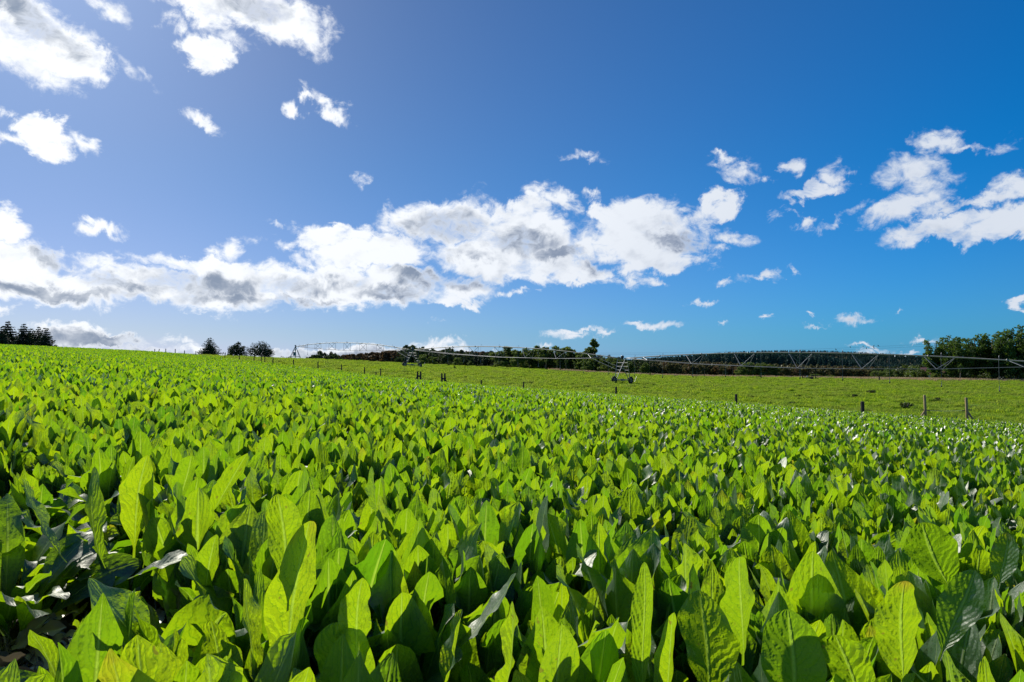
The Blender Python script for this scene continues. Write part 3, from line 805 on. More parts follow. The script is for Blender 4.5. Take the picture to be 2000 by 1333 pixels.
# dark thicket in the scrub (px 1440-1520)
th = [(1447, 716, 208, 'dark bushy tree at the left end of the thicket'), (1462, 709, 214, 'dark bushy tree with the peaked top in the thicket'), (1481, 712, 212, 'dark bushy tree in the middle of the thicket'), (1498, 709, 214, 'dark bushy tree right of the thicket middle'), (1513, 714, 212, 'dark bushy tree at the right end of the thicket'), (1331, 716, 260, 'blue green tree among the brown scrub'), (1350, 715, 262, 'blue green tree right beside its twin in the brown scrub'),
      (1414, 712, 262, 'dark tree between the scrub and the thicket')]
for i, (px, tr, Y, lab) in enumerate(th):
    place_top('thicket_tree', bt[(i * 3) % 5], 8.9, px, tr, Y, i * 2.1, lab, 'tree', 'dark trees in the brown scrub', sx=1.7 if i < 5 else 1.1)
place_top('bush', bshd[0], 2.1, 1592, 729, 200, .9, 'dark low bush behind the wooden trough frame', 'bush', pn=('stem', 'foliage'), sx=1.5)
place_top('bush', bshd[1], 2.1, 1618, 733, 200, .9, 'long dark low bush right of the trough frame', 'bush', pn=('stem', 'foliage'), sx=2.5)
# weeds in the near pasture
wd = bush_meshes(61, .5, .7, F_BUSH, 12, 26, .05)
for i, (px, row_, Y, s2, lab) in enumerate([(1769, 790, 62, 1.6, 'dark weed clump left of the new timber posts'), (1829, 780, 75, 1.1, 'small dark weed clump between and beyond the new posts'), (1545, 789, 62, 1.0, 'small weed clump left of the short black post'), (1700, 770, 90, 1.6, 'flat dark weed patch in the middle of the pasture'), (1668, 778, 80, 1.2, 'dark weed patch above the short black post')]):
    p = at(px, Y); e = place('weed_clump', wd, px, Y, s2, i, lab, 'weed', 'weeds in the pasture', pn=('stem', 'foliage'))

# ------------------------------------------------------------------ far woods (stuff)
def far_scatter(name, label, cat, gens, n, pxr, Yr, skyl, hmesh=9.0, jit=.22, lim=(.3, 2.2)):
    # crown meshes only: at this distance the stems are hidden in the mass
    ms = [b for (a, b) in gens]
    px = rg.uniform(*pxr, n); y = rg.uniform(*Yr, n)
    x = (px - 1000) / F * y
    z = ground(x, y)
    rows = np.interp(px, [q[0] for q in skyl], [q[1] for q in skyl])
    top = CAMZ + y * np.array([ray(p, r_, 1.0).z - CAMZ for p, r_ in zip(px, rows)])
    s_ = np.clip((top - z) / hmesh, *lim) * rg.uniform(1.10 - jit, 1.14, n)
    scatter(name, label, cat, ms, x, y, z, np.stack([0 * x, 0 * x, rg.uniform(0, 6.28, n)], -1), s_, rg.integers(0, len(ms), n))
pinef = [conifer_tree(121 + i, 9, 3.0, F_PINE_HAZY, 9, .35, .42, .2) for i in range(4)]
brownf = [conifer_tree(131 + i, 9, 3.6, F_BROWN, 8, .35, .42, .35) for i in range(3)]
olivef = [broad_tree(141 + i, 5, 3.4, 14, 22, .30, .02, F_OLIVE) for i in range(3)] + [broad_tree(147, 5, 3.4, 14, 22, .30, .02, F_BROWN)]
darkf = [broad_tree(151 + i, 9, 7, 24, 30, .40, .02, F_WOOD) for i in range(3)] + [conifer_tree(155, 9, 4.5, F_CON, 9, .5, .42, .3)]
far_scatter('pine_plantation', 'dark blue green pine plantation covering the low hill on the right', 'forest', pinef, 5200, (1215, 2080), (640, 980),
            [(1215, 706), (1240, 703), (1300, 700), (1350, 697), (1400, 694), (1450, 692), (1500, 691), (1560, 693), (1600, 697), (1640, 703), (1680, 708), (1700, 711), (1740, 713), (2080, 716)], lim=(.6, 2.6))
far_scatter('ridge_forest', 'brownish conifer forest along the low ridge in the distance left of the first drive tower', 'forest', brownf, 3000, (600, 960), (440, 760),
            [(600, 704), (630, 702), (655, 699), (690, 696), (730, 692.5), (760, 690), (790, 689), (960, 692)], lim=(.2, 2.2))
far_scatter('distant_wood', 'small dark wood on the horizon right of the pivot tower', 'wood', darkf, 60, (603, 655), (330, 380), [(603, 703), (612, 701), (628, 695.5), (636, 699), (648, 694.5), (655, 700)], lim=(.15, 1.6))
far_scatter('hillside_scrub', 'dull brown and olive scrub on the slope below the pine plantation', 'scrub', olivef, 6000, (1225, 1800), (240, 520),
            [(1225, 715), (1270, 711), (1400, 713), (1440, 715), (1700, 721), (1800, 724)], 5.0, lim=(.5, 2.6))
far_scatter('background_wood', 'dark wood behind the middle trees', 'wood', darkf, 620, (788, 1290), (226, 330),
            [(788, 688), (800, 683), (816, 682), (832, 690), (862, 691), (872, 686), (885, 692), (950, 697), (1000, 694), (1150, 698), (1210, 706), (1290, 712)], lim=(.3, 1.8))
far_scatter('hedge_wood', 'dark hedge trees behind the poplars on the right', 'wood', darkf, 150, (1700, 2100), (205, 240), [(1700, 724), (1760, 717), (1800, 712), (2100, 712)], lim=(.2, 1.2))

# ------------------------------------------------------------------ fence posts
def post_obj(name, px, Y, toprow, rad, m, label, group, lean=0.0):
    p = at(px, Y); top = ray(px, toprow, Y).z
    mb = MB(); h = top - p.z
    mb.tube([(0, 0, -.3), (lean * .5, 0, h * .5), (lean, 0, h - rad * .3), (lean, 0, h)], [rad * 1.05, rad, rad * .96, rad * .75], 8)
    o = mb.build(name, m, None, False, (p.x, p.y, p.z))
    tag(o, label, 'post', group); return o
def lineY(px):
    k = (px - 1000) / F
    t = (k * FA.y - FA.x) / (FD.x - k * FD.y)
    return FA.y + FD.y * t
LP = [(301.5, 682, .0, 'paired thin post, left one, at the far left end of the fence line'), (308, 682, .3, 'paired leaning thin post, right one, at the far left end of the fence line'),
      (323, 681.5, 0, 'thin skyline post between the leaning post and the next lone one'), (341.5, 682, 0, 'thin skyline post left of the short one'), (359, 685, .1, 'shorter thin skyline post'),
      (382, 686, 0, 'reddish thin post just left of the pyramid shaped tree'), (437.5, 689, .25, 'leaning post between the pyramid tree and the gapped tree'),
      (467, 694, .0, 'post below the middle skyline tree'), (496, 695, 0, 'post below the left part of the double crowned tree'), (510, 694, 0, 'post below the double crowned tree, left of a close pair'),
      (517, 694, 0, 'post below the double crowned tree, right of a close pair'), (533, 698, 0, 'post midway between the double crowned tree and the pivot tower'),
      (573, 702.5, 0, 'post just below the left leg of the pivot tower'), (621, 706.5, 0, 'post right of the pivot tower'), (667, 712, 0, 'post left of three, below the brown ridge'),
      (712, 717.5, 0, 'post right after the grey weed clump below the brown ridge'), (734.5, 726.5, 0, 'very short post beside a taller one'), (743.5, 720, 0, 'taller post beside a very short one, before the first drive tower'),
      (940, 742, 0, 'post standing alone right of the second braced pair'), (1022.5, 746, 0, 'dark post below the wood, left of the middle drive tower')]
for px, tr, ln, lab in LP:
    post_obj('fence_post', px, lineY(px), tr, .055 if px < 560 else .065, WOOD_OLD, lab, 'old fence posts along the crop edge', ln * .6)
BP = [(1203, 756, .09, 'thick black post just below the middle drive tower'), (1437, 770, .10, 'thick black post right of the middle drive tower, alone in the grass'), (1683, 784.5, .125, 'stout black post nearest the new timber posts')]
for px, tr, rd, lab in BP:
    post_obj('fence_post', px, lineY(px), tr, rd, WOOD_OLD, lab, 'thick black posts along the crop edge')
# braced pairs (H shape with a stay)
def braced(pxa, pxb, toprow, Ystay, barrow, mirror, lab):
    Y = lineY((pxa + pxb) / 2); a = at(pxa, Y); b = at(pxb, Y)
    e = empty('braced_post_pair', (a + b) / 2)
    ta = ray(pxa, toprow, Y).z - e.location.z; w = (b.x - a.x) / 2
    for s2 in (-1, 1):
        mb = MB(); mb.tube([(s2 * w, 0, -.3), (s2 * w, 0, ta * .6), (s2 * w, 0, ta)], [.10, .095, .085], 8); mb.build('post', WOOD_OLD, e)
    zb = ray(pxa, barrow, Y).z - e.location.z
    mb = MB(); mb.tube([(-w, 0, zb), (w, 0, zb)], .085, 7); mb.build('rail', WOOD_OLD, e)
    s2 = -1 if mirror else 1
    mb = MB(); mb.tube([(s2 * w, .02, zb), (s2 * (w + .45), -.02, -.2)], .08, 7); mb.build('stay', WOOD_OLD, e)
    tag(e, lab, 'post', 'braced old post pairs')
braced(815.5, 821.5, 726, 0, 735, True, 'pair of dark braced posts with the stay on the left, below the first drive tower')
braced(863, 868.8, 729.5, 0, 740, False, 'pair of dark braced posts with the stay on the right')
mb = MB(); mb.tube([(0, 0, 0), (.05, 0, .10), (.02, 0, .2)], [.04, .06, .03], 7)
# new timber strainers
def strainer(px, toprow, stayp, lab):
    Y = lineY(px); p = at(px, Y); e = empty('strainer_post', p)
    h = ray(px, toprow, Y).z - p.z
    mb = MB(); mb.tube([(0, 0, -.3), (0.01, 0, h * .5), (-.02, 0, h - .02), (-.02, 0, h)], [.085, .083, .08, .07], 10); mb.build('post', WOOD_NEW, e, True)
    zb = ray(px, 802.5, Y).z - p.z - .06
    s2 = -1 if stayp < px else 1
    q = at(stayp, Y); dx = q.x - p.x
    mb = MB(); mb.tube([(s2 * .06, 0, zb), (dx, -.1, -.15)], .06, 8); mb.build('stay', WOOD_NEW, e, True)
    mb = MB(); mb.tube([(s2 * .1, 0, zb + .1), (s2 * .32, 0, zb + .1)], .03, 7); mb.tube([(-s2 * .12, 0, zb + .06), (-s2 * .30, 0, zb + .05)], .035, 7)
    mb.build('insulator', BLACKP, e)
    mb = MB(); mb.tube([(s2 * .1, 0, zb + .1), (s2 * .35, .02, zb + .36), (s2 * .55, .02, zb + .38), (s2 * .8, 0, zb + .08)], .012, 5); mb.build('wire_loop', BLACKP, e)
    tag(e, lab, 'post', 'new timber posts with stays')
    return Vector((p.x - s2 * .25, p.y, p.z + zb + .06))
w0 = strainer(1805, 772, 1784, 'new pale timber post with its stay on the left')
w1 = strainer(1886, 777, 1907, 'new pale timber post with its stay on the right')
mb = MB(); mb.tube([w0, (w0 + w1) / 2 + Vector((0, 0, -.03)), w1], .006, 5); o = mb.build('fence_wire', WHITEP)
tag(o, 'pale wire stretched between the two new timber posts', 'wire')
# far posts on the other side of the pasture
FP = [(1376, 724, 172, .07, 'reddish old post on the far pasture edge, right of the grey bushes'), (1411, 728, 170, .05, 'thin pale post on the far pasture edge'), (1431, 718, 170, .05, 'taller thin pale post on the far pasture edge, left of the thicket'),
      (1478, 734, 165, .09, 'short dark stump like post in front of the thicket'), (1717, 736, 160, .14, 'short thick brown stump post near the far hedge')]
for px, tr, Y, rd, lab in FP:
    post_obj('far_post', px, Y, tr, rd, WOOD_OLD, lab, 'posts on the far side of the pasture')
# wooden frame round the trough
e = empty('trough_frame', at(1582, 165))
zt = lambda px, row_: ray(px, row_, 165).z - e.location.z
xr = lambda px: (px - 1582) / F * 165
for px, tr in ((1567, 733), (1585.5, 731), (1592, 732)):
    mb = MB(); mb.tube([(xr(px), 0, -.2), (xr(px), 0, zt(px, tr))], .11, 7); mb.build('post', WOOD_OLD, e)
mb = MB(); mb.tube([(xr(1592), 0, zt(1592, 737)), (xr(1600), -.2, -.1)], .09, 6); mb.build('stay', WOOD_OLD, e)
mb = MB(); mb.tube([(xr(1567), 0, zt(1567, 738)), (xr(1575), 0, zt(1567, 738.5))], .07, 6); mb.build('rail', WOOD_OLD, e)
tag(e, 'low dark wooden frame of three posts with a stay round a trough', 'frame')
e2 = empty('water_trough', at(1579.5, 164))
mb = MB(); mb.box((0, 0, .25), (.95, .45, .3)); mb.build('basin', BLACKP, e2)
mb = MB(); mb.tube([(-.35, .1, .5), (-.35, .1, .85)], .13, 8); mb.build('float_valve', WHITEP, e2)
tag(e2, 'dark water trough with a white valve inside the wooden frame', 'trough')

# ------------------------------------------------------------------ centre pivot irrigator
TW = [(-60.3, 190.0), (-21.9, 150.0), (17.3, 107.0), (55.0, 64.0), (93.0, 21.5)]
PZt = [ray(577, 677.5, 190).z, ray(805, 684.3, 150).z, ray(1215, 701, 107).z, CAMZ + .26, CAMZ - .45]
irr = empty('pivot_irrigator', (TW[2][0], TW[2][1], gz(*TW[2])))
O = Vector(irr.location)
tag(irr, 'long centre pivot irrigator with arched pipe spans on wheeled towers crossing the pasture', 'irrigator')
def pipe_pt(i, t):
    a = Vector((*TW[i], PZt[i])); b = Vector((*TW[i + 1], PZt[i + 1]))
    A = [1.35, 1.3, 1.12, 1.1][i]
    return a.lerp(b, t) + Vector((0, 0, 4 * A * t * (1 - t)))
for i in range(4):
    a = Vector((*TW[i], 0)); b = Vector((*TW[i + 1], 0)); D = (b - a).normalized(); Lt = Vector((-D.y, D.x, 0)); LEN = (b - a).length
    if i == 3: kmax = .32
    else: kmax = 1.0
    pts = [pipe_pt(i, t) - O for t in np.linspace(0.006, .994, 41) if t <= kmax + .01]
    mb = MB(); mb.tube(pts, .075, 8)
    for t in np.linspace(.125, .875, 7):                      # flanges
        if t > kmax: continue
        p = pipe_pt(i, t + .0) - O; mb.tube([p - D * .05, p + D * .05], .15, 8)
    span = mb.build('span_pipe', PIPE, irr, True)
    nodes = {-1: [], 1: []}
    for kk in range(7):
        t = (kk + .5) / 7 * .94 + .03
        if t > kmax: continue
        depth = [.55, 1.35, 1.75, 1.95, 1.75, 1.35, .55][kk]
        A_, B_ = pipe_pt(i, t - 1.55 / LEN) - O, pipe_pt(i, t + 1.55 / LEN) - O
        c = pipe_pt(i, t) - O + Vector((0, 0, -depth))
        mb = MB()
        for s2 in (-1, 1):
            nd = c + Lt * s2 * .95
            nodes[s2].append(nd)
            mb.tube([A_, nd], .034, 5); mb.tube([B_, nd], .034, 5)
        mb.tube([c - Lt * .95, c + Lt * .95], .03, 5)
        mb.build('truss_brace', TRUSS, span)
    for s2 in (-1, 1):
        end = [pipe_pt(i, .985) - O] if kmax == 1 else []
        pts = [pipe_pt(i, .015) - O] + nodes[s2] + end
        if len(pts) > 1:
            mb = MB(); mb.tube(pts, .028, 5); mb.build('truss_rod', TRUSS, span)
    # drop hoses with sprinklers
    nh = 11
    for k in range(nh):
        t = (k + .5) / nh
        if t > kmax: continue
        p = pipe_pt(i, t); g_ = gz(p.x, p.y); s2 = 1
        lo = max(g_ + 1.35, p.z - 3.2)
        q = p + Lt * -.25
        mb = MB(); mb.tube([p - O, p + Vector((0, 0, .32)) - O, (p + q) / 2 + Vector((0, 0, .42)) - O, q + Vector((0, 0, .25)) - O, q + Vector((0, 0, -.7)) - O, Vector((q.x, q.y, lo + .55)) - O], .014, 5)
        hs = mb.build('drop_hose', STEEL_D, irr)
        mb = MB(); mb.tube([Vector((q.x, q.y, lo + .55)) - O, Vector((q.x, q.y, lo + .1)) - O], .03, 6); mb.build('hose_weight', STEEL, hs)
        mb = MB(); mb.tube([Vector((q.x, q.y, lo + .12)) - O, Vector((q.x, q.y, lo + .04)) - O, Vector((q.x, q.y, lo - .06)) - O], [.05, .09, .05], 7); mb.build('sprinkler', BLACKP, hs)
def wheel_mesh(mbt, mbr, c, axis, r=.56, w=.17):
    ax = axis.normalized(); f = Vector((ax.y, -ax.x, 0)); up = Vector((0, 0, 1)); seg = 22
    prof = [(-w, r * .62), (-w, r * .9), (-w * .55, r), (w * .55, r), (w, r * .9), (w, r * .62)]
    V = []
    for k in range(seg):
        a = 6.2832 * k / seg; d = f * math.cos(a) + up * math.sin(a)
        lug = 1.0 + (.035 if k % 2 else 0)
        for (o_, rr_) in prof: V.append(c + ax * o_ + d * rr_ * (lug if rr_ > r * .95 else 1))
    n_ = len(prof); Fc = []
    for k in range(seg):
        for j in range(n_):
            Fc.append((k * n_ + j, k * n_ + (j + 1) % n_, ((k + 1) % seg) * n_ + (j + 1) % n_, ((k + 1) % seg) * n_ + j))
    mbt.add(V, Fc)
    mbr.tube([c - ax * w * .5, c - ax * .02, c + ax * .02, c + ax * w * .5], [r * .6, r * .3, r * .3, r * .6], 16)
    mbr.tube([c - ax * w * .9, c + ax * w * .9], r * .16, 8)
for i in (1, 2, 3):
    P = Vector((*TW[i], 0)); D = (Vector((*TW[i], 0)) - Vector((*TW[i - 1], 0))).normalized(); Tv = Vector((-D.y, D.x, 0))
    if Tv.x < 0: Tv = -Tv
    top = Vector((*TW[i], PZt[i]))
    e1 = P - Tv * 2.05; e2_ = P + Tv * 2.05
    e1.z = gz(e1.x, e1.y) + .56; e2_.z = gz(e2_.x, e2_.y) + .56
    mb = MB(); mb.tube([e1 - O, e2_ - O], .09, 8); mid_ = (e1 + e2_) / 2
    mb.box(mid_ - O + Vector((0, 0, .02)), (.22, .16, .15), math.atan2(Tv.y, Tv.x))
    tower = mb.build('drive_tower', STEEL_D, irr)
    for e_, s2 in ((e1, -1), (e2_, 1)):
        ta = top + D * .75 * (-1) + Tv * s2 * .28 + Vector((0, 0, -.12)); tb = top + D * .75 + Tv * s2 * .28 + Vector((0, 0, -.12))
        ba = e_ - Tv * s2 * .32 - D * .12; bb = e_ - Tv * s2 * .32 + D * .12
        for (p0, p1) in ((ba, ta), (bb, tb)):
            mb = MB(); mb.tube([p0 - O, p1 - O], .055, 6); mb.build('leg', STEEL_D if p0 is ba else STEEL, tower)
        for f in (.3, .48, .66, .84):
            pa, pb = ba.lerp(ta, f), bb.lerp(tb, f)
            mb = MB(); mb.tube([pa - O, pb - O], .04, 5); mb.build('rung', STEEL, tower)
        mbt, mbr = MB(), MB(); wheel_mesh(mbt, mbr, e_ - O + Vector((0, 0, 0)), D)
        wo = mbt.build('wheel', RUBBER, tower)
        mbr.build('wheel_hub', STEEL_D, tower)
        gq = e_ + Tv * s2 * .62 - Vector((0, 0, .35))
        mb = MB(); mb.tube([e_ + D * .25 - O, gq + D * .25 - O, gq + Tv * s2 * .62 + Vector((0, 0, .95)) + D * .25 - O], .03, 5)
        mb.build('wheel_guard', STEEL_D if s2 < 0 else STEEL, tower)
    # stays from the tower up to the truss
    n1 = pipe_pt(i - 1, .5 + .94 * (6.5 / 7 - .5)) + Vector((0, 0, -.55))
    for s2 in (-1, 1):
        e_ = e1 if s2 < 0 else e2_
        lg = (e_ - Tv * s2 * .32).lerp(top + Tv * s2 * .28, .45)
        mb = MB(); mb.tube([n1 + Tv * s2 * .95 - O, lg - O], .035, 5); mb.build('tower_stay', STEEL, tower)
    mb = MB(); mb.tube([top + Vector((0, 0, -.1)) - O, top + Vector((0, 0, .12)) - O], .16, 10); mb.tube([top + Vector((0, 0, .12)) - O, top + Vector((0, 0, .42)) - O], .24, 10)
    mb.build('control_box', BLACKP, tower)
    mb = MB(); mb.tube([top + Vector((0, 0, .42)) - O, top + Vector((0, 0, .5)) - O], [.27, .2], 10); mb.build('box_lid', WHITEP, tower)
    # tubes crossing under the pipe at the top
    mb = MB(); mb.tube([top - D * .8 + Vector((0, 0, -.12)) - O, top + D * .8 + Vector((0, 0, -.12)) - O], .05, 6); mb.build('head_beam', STEEL, tower)
# pivot point tower
Pp = Vector((*TW[0], gz(*TW[0]))); topz = PZt[0]
hh = topz - Pp.z
D0 = (Vector((*TW[1], 0)) - Vector((*TW[0], 0))).normalized(); rz0 = .2
mb = MB(); mb.tube([Pp - O + Vector((0, 0, -.2)), Pp - O + Vector((0, 0, hh + .1))], .11, 8); mb.tube([Pp - O + Vector((0, 0, hh + .1)), Pp - O + Vector((0, 0, hh + .45))], .22, 8)
mb.tube([Pp - O + Vector((0, 0, hh)), Vector((*TW[0], topz)) + D0 * .5 - O], .09, 8)
pt = mb.build('pivot_tower', STEEL_D, irr)
cor = []
for k in range(4):
    a = rz0 + math.pi / 4 + k * math.pi / 2
    q = Pp + Vector((math.cos(a) * 2.3, math.sin(a) * 2.3, -.2)); q2 = Pp + Vector((math.cos(a) * .15, math.sin(a) * .15, hh - .1)); cor.append((q, q2))
    mb = MB(); mb.tube([q - O, q2 - O], .06, 6); mb.build('leg', STEEL_D, pt)
for f in (.28,):
    for k in range(4):
        mb = MB(); mb.tube([cor[k][0].lerp(cor[k][1], f) - O, cor[(k + 1) % 4][0].lerp(cor[(k + 1) % 4][1], f) - O], .05, 5); mb.build('crossbar', STEEL, pt)
mb = MB(); mb.box(Pp - O + Vector((-.05, -.5, 1.6)), (.36, .16, .52)); mb.build('control_panel', PANEL, pt)
mb = MB(); mb.box(Pp - O + Vector((-.2, -.69, 1.75)), (.16, .03, .30)); mb.build('panel_door', PANELB, pt)
mb = MB(); mb.tube([Pp - O + Vector((0, -.1, 2.5)), Pp - O + Vector((0, -.1, 3.0))], [.22, .14], 7); mb.build('cable_drum', GREENP, pt)

# ------------------------------------------------------------------ power lines and the birds on them
def catenary(p0, p1, sag, n=24):
    return [p0.lerp(p1, t) + Vector((0, 0, -4 * sag * t * (1 - t))) for t in np.linspace(0, 1, n)]
c1a, c1b = ray(1160, 690, 215), ray(1830, 671.5, 188)
c2a, c2b = ray(1160, 693, 216), ray(1830, 675.5, 189)
cables = []
for (a, b, lab) in ((c1a, c1b, 'upper of the two thin power lines running behind the irrigator to the poplars'), (c2a, c2b, 'lower of the two thin power lines running behind the irrigator to the poplars')):
    pts = catenary(a, b, .7); cables.append(pts)
    mb = MB(); mb.tube(pts, .016, 5); o = mb.build('power_line', STEEL_D); tag(o, lab, 'power line', 'power lines above the pasture')
for px, Y, z in ((1160, 215.5, c1a.z), (1830, 188.5, c1b.z)):
    p = at(px, Y); mb = MB(); e = empty('utility_pole', p); hgt = z - p.z
    mb.tube([(0, 0, -.5), (0, 0, hgt + .3)], [.16, .11], 8); mb.build('pole', WOOD_OLD, e)
    mb = MB(); mb.box((0, 0, hgt), (.06, .9, .06)); mb.build('crossarm', WOOD_OLD, e)
    tag(e, 'wooden power pole hidden among the %s' % ('wood left of the middle drive tower' if px < 1500 else 'leftmost poplars'), 'pole')
bird_me = None
for (px, ci, lab) in ((1633, 1, 'leftmost bird sitting alone on the lower line'), (1661, 0, 'leftmost bird on the upper line'), (1686, 0, 'second bird from the left on the upper line'), (1692.5, 1, 'second bird from the left on the lower line'),
                      (1706.5, 0, 'third bird on the upper line, right above another bird'), (1707, 1, 'bird on the lower line right below another'), (1716, 0, 'rightmost bird on the upper line')):
    pts = cables[ci]; best = min(range(len(pts) - 1), key=lambda j: abs(1000 + F * (pts[j].x + pts[j + 1].x) / (pts[j].y + pts[j + 1].y) - px))
    a, b = pts[best], pts[best + 1]
    k = (px - 1000) / F; t = (k * a.y - a.x) / ((b.x - a.x) - k * (b.y - a.y)); t = min(max(t, -.5), 1.5)
    p = a.lerp(b, t)
    if bird_me is None:
        mb = MB(); mb.tube([(-.20, 0, .02), (-.10, 0, .06), (0, 0, .12), (.07, 0, .2), (.10, 0, .26), (.14, 0, .28), (.18, 0, .28)], [.015, .05, .085, .07, .05, .045, .008], 8)
        mb.tube([(0.01, .02, .06), (0.01, .02, 0)], .008, 4); mb.tube([(0.01, -.02, .06), (0.01, -.02, 0)], .008, 4)
        bird_me = mb.mesh('bird', BLACKP, True)
    o = bpy.data.objects.new('bird', bird_me); COL.objects.link(o); o.location = p + Vector((0, 0, .012)); o.rotation_euler = (0, 0, rr.uniform(0, 6)); o.scale = (1.35,) * 3
    tag(o, lab, 'bird', 'birds on the power lines')

# ------------------------------------------------------------------ buildings glimpsed through the trees
def shed(px, Y, L, W, H, rz, lab, wallm, roofm, name):
    p = at(px, Y); e = empty(name, p, rz); hr = H + W * .28
    mb = MB(); mb.box((0, 0, H / 2 - .3), (L / 2, W / 2, H / 2 + .3)); 
    mb.add([(-L / 2, -W / 2, H), (-L / 2, W / 2, H), (-L / 2, 0, hr), (L / 2, -W / 2, H), (L / 2, W / 2, H), (L / 2, 0, hr)], [(0, 2, 1), (3, 4, 5)])
    mb.build('wall', wallm, e)
    mb = MB()
    for s2 in (-1, 1):
        a = Vector((0, s2 * (W / 2 + .4), H - .16)); b = Vector((0, 0, hr + .06)); c = (a + b) / 2; ang = math.atan2(b.z - a.z, b.y - a.y)
        mb.box(c, (L / 2 + .4, (b - a).length / 2, .05), M=Matrix.Rotation(ang, 3, 'X'))
    mb.build('roof', roofm, e)
    for x in (-L * .3, 0, L * .3):
        mb = MB(); mb.box((x, -W / 2 - .03, H * .55), (.55, .04, .5)); w_ = mb.build('window', WALL, e)
        mb = MB(); mb.box((x, -W / 2 - .08, H * .55), (.45, .02, .4)); mb.build('pane', GLASS, w_)
    tag(e, lab, 'building')
shed(1806, 200, 9, 6, 2.3, .1, 'house with a faded red roof glimpsed behind the left end of the poplars', WALL, ROOF, 'house')
shed(1978, 186, 7, 5, 2.1, -.1, 'low white walled shed glimpsed under the poplars at the right', WALL, ROOF, 'shed')

# ------------------------------------------------------------------ sky
w = bpy.data.worlds.new('World'); sc.world = w; w.use_nodes = True
g = NT(w.node_tree); w.node_tree.nodes.clear()
sky = g.n('ShaderNodeTexSky', sky_type='NISHITA', sun_disc=False, sun_elevation=SUN_EL, sun_rotation=SUN_AZ, altitude=60, air_density=1.0, dust_density=.55, ozone_density=2.2)
tc = g.n('ShaderNodeTexCoord'); DIR = tc.outputs['Generated']
sp = g.n('ShaderNodeSeparateXYZ', inp={0: DIR})
az = g.math('ARCTAN2', sp.outputs[0], sp.outputs[1])
el = g.math('ARCSINE', sp.outputs[2])
AE = g.n('ShaderNodeCombineXYZ', inp={0: az, 1: el}).outputs[0]
# small domain warp so that the cloud bodies have no elliptical outline
wn = g.noise(DIR, 5.5, 4, .6, 0, True)
wv = g.n('ShaderNodeVectorMath', operation='MULTIPLY_ADD', inp={0: wn, 1: (.075, .050, 0), 2: (-.0375, -.025, 0)}).outputs[0]
AW0 = g.n('ShaderNodeVectorMath', operation='ADD', inp={0: AE, 1: wv}).outputs[0]
wn2 = g.noise(DIR, 26, 6, .64, .4, True)
wv2 = g.n('ShaderNodeVectorMath', operation='MULTIPLY_ADD', inp={0: wn2, 1: (.075, .055, 0), 2: (-.0375, -.0275, 0)}).outputs[0]
AW = g.n('ShaderNodeVectorMath', operation='ADD', inp={0: AW0, 1: wv2}).outputs[0]
def px_azel(px, row_):
    p = ray(px, row_, 1.0) - Vector((0, 0, CAMZ)); p.normalize()
    return math.atan2(p.x, p.y), math.asin(p.z)
def blob_field(lst, vec, small=False):
    cur = None
    vs = g.n('ShaderNodeSeparateXYZ', inp={0: vec})
    for b in lst:
        cx, cy, rx, ry, rot, st = b
        if small and st < .86: st *= .54; rx *= 1.12; ry *= 1.15
        a0, e0 = px_azel(cx, cy); u = (cx - 1000) / F
        sx = rx / F / (1 + u * u); sy = ry / F / math.sqrt(1 + u * u)
        # rotated ellipse: two dot products through a Mapping node (texture type: inverse of loc/rot/scale)
        mp = g.n('ShaderNodeMapping', vector_type='TEXTURE', inp={'Location': (a0, e0, 0), 'Rotation': (0, 0, -R(rot)), 'Scale': (sx, sy, 1e5)})
        # the running value rides along in z (divided by 1e5): it makes the nodes run one after another
        cv = g.n('ShaderNodeCombineXYZ', inp={0: vs.outputs[0], 1: vs.outputs[1]})
        if cur is not None: g.l.new(cur, cv.inputs[2])
        g.l.new(cv.outputs[0], mp.inputs['Vector'])
        ln = g.n('ShaderNodeVectorMath', operation='LENGTH', inp={0: mp.outputs[0]}).outputs['Value']
        v = g.math('MULTIPLY_ADD', ln, -st, st)            # st at the centre, 0 on the rim, negative outside
        cur = v if cur is None else g.math('MAXIMUM', cur, v)
    return cur
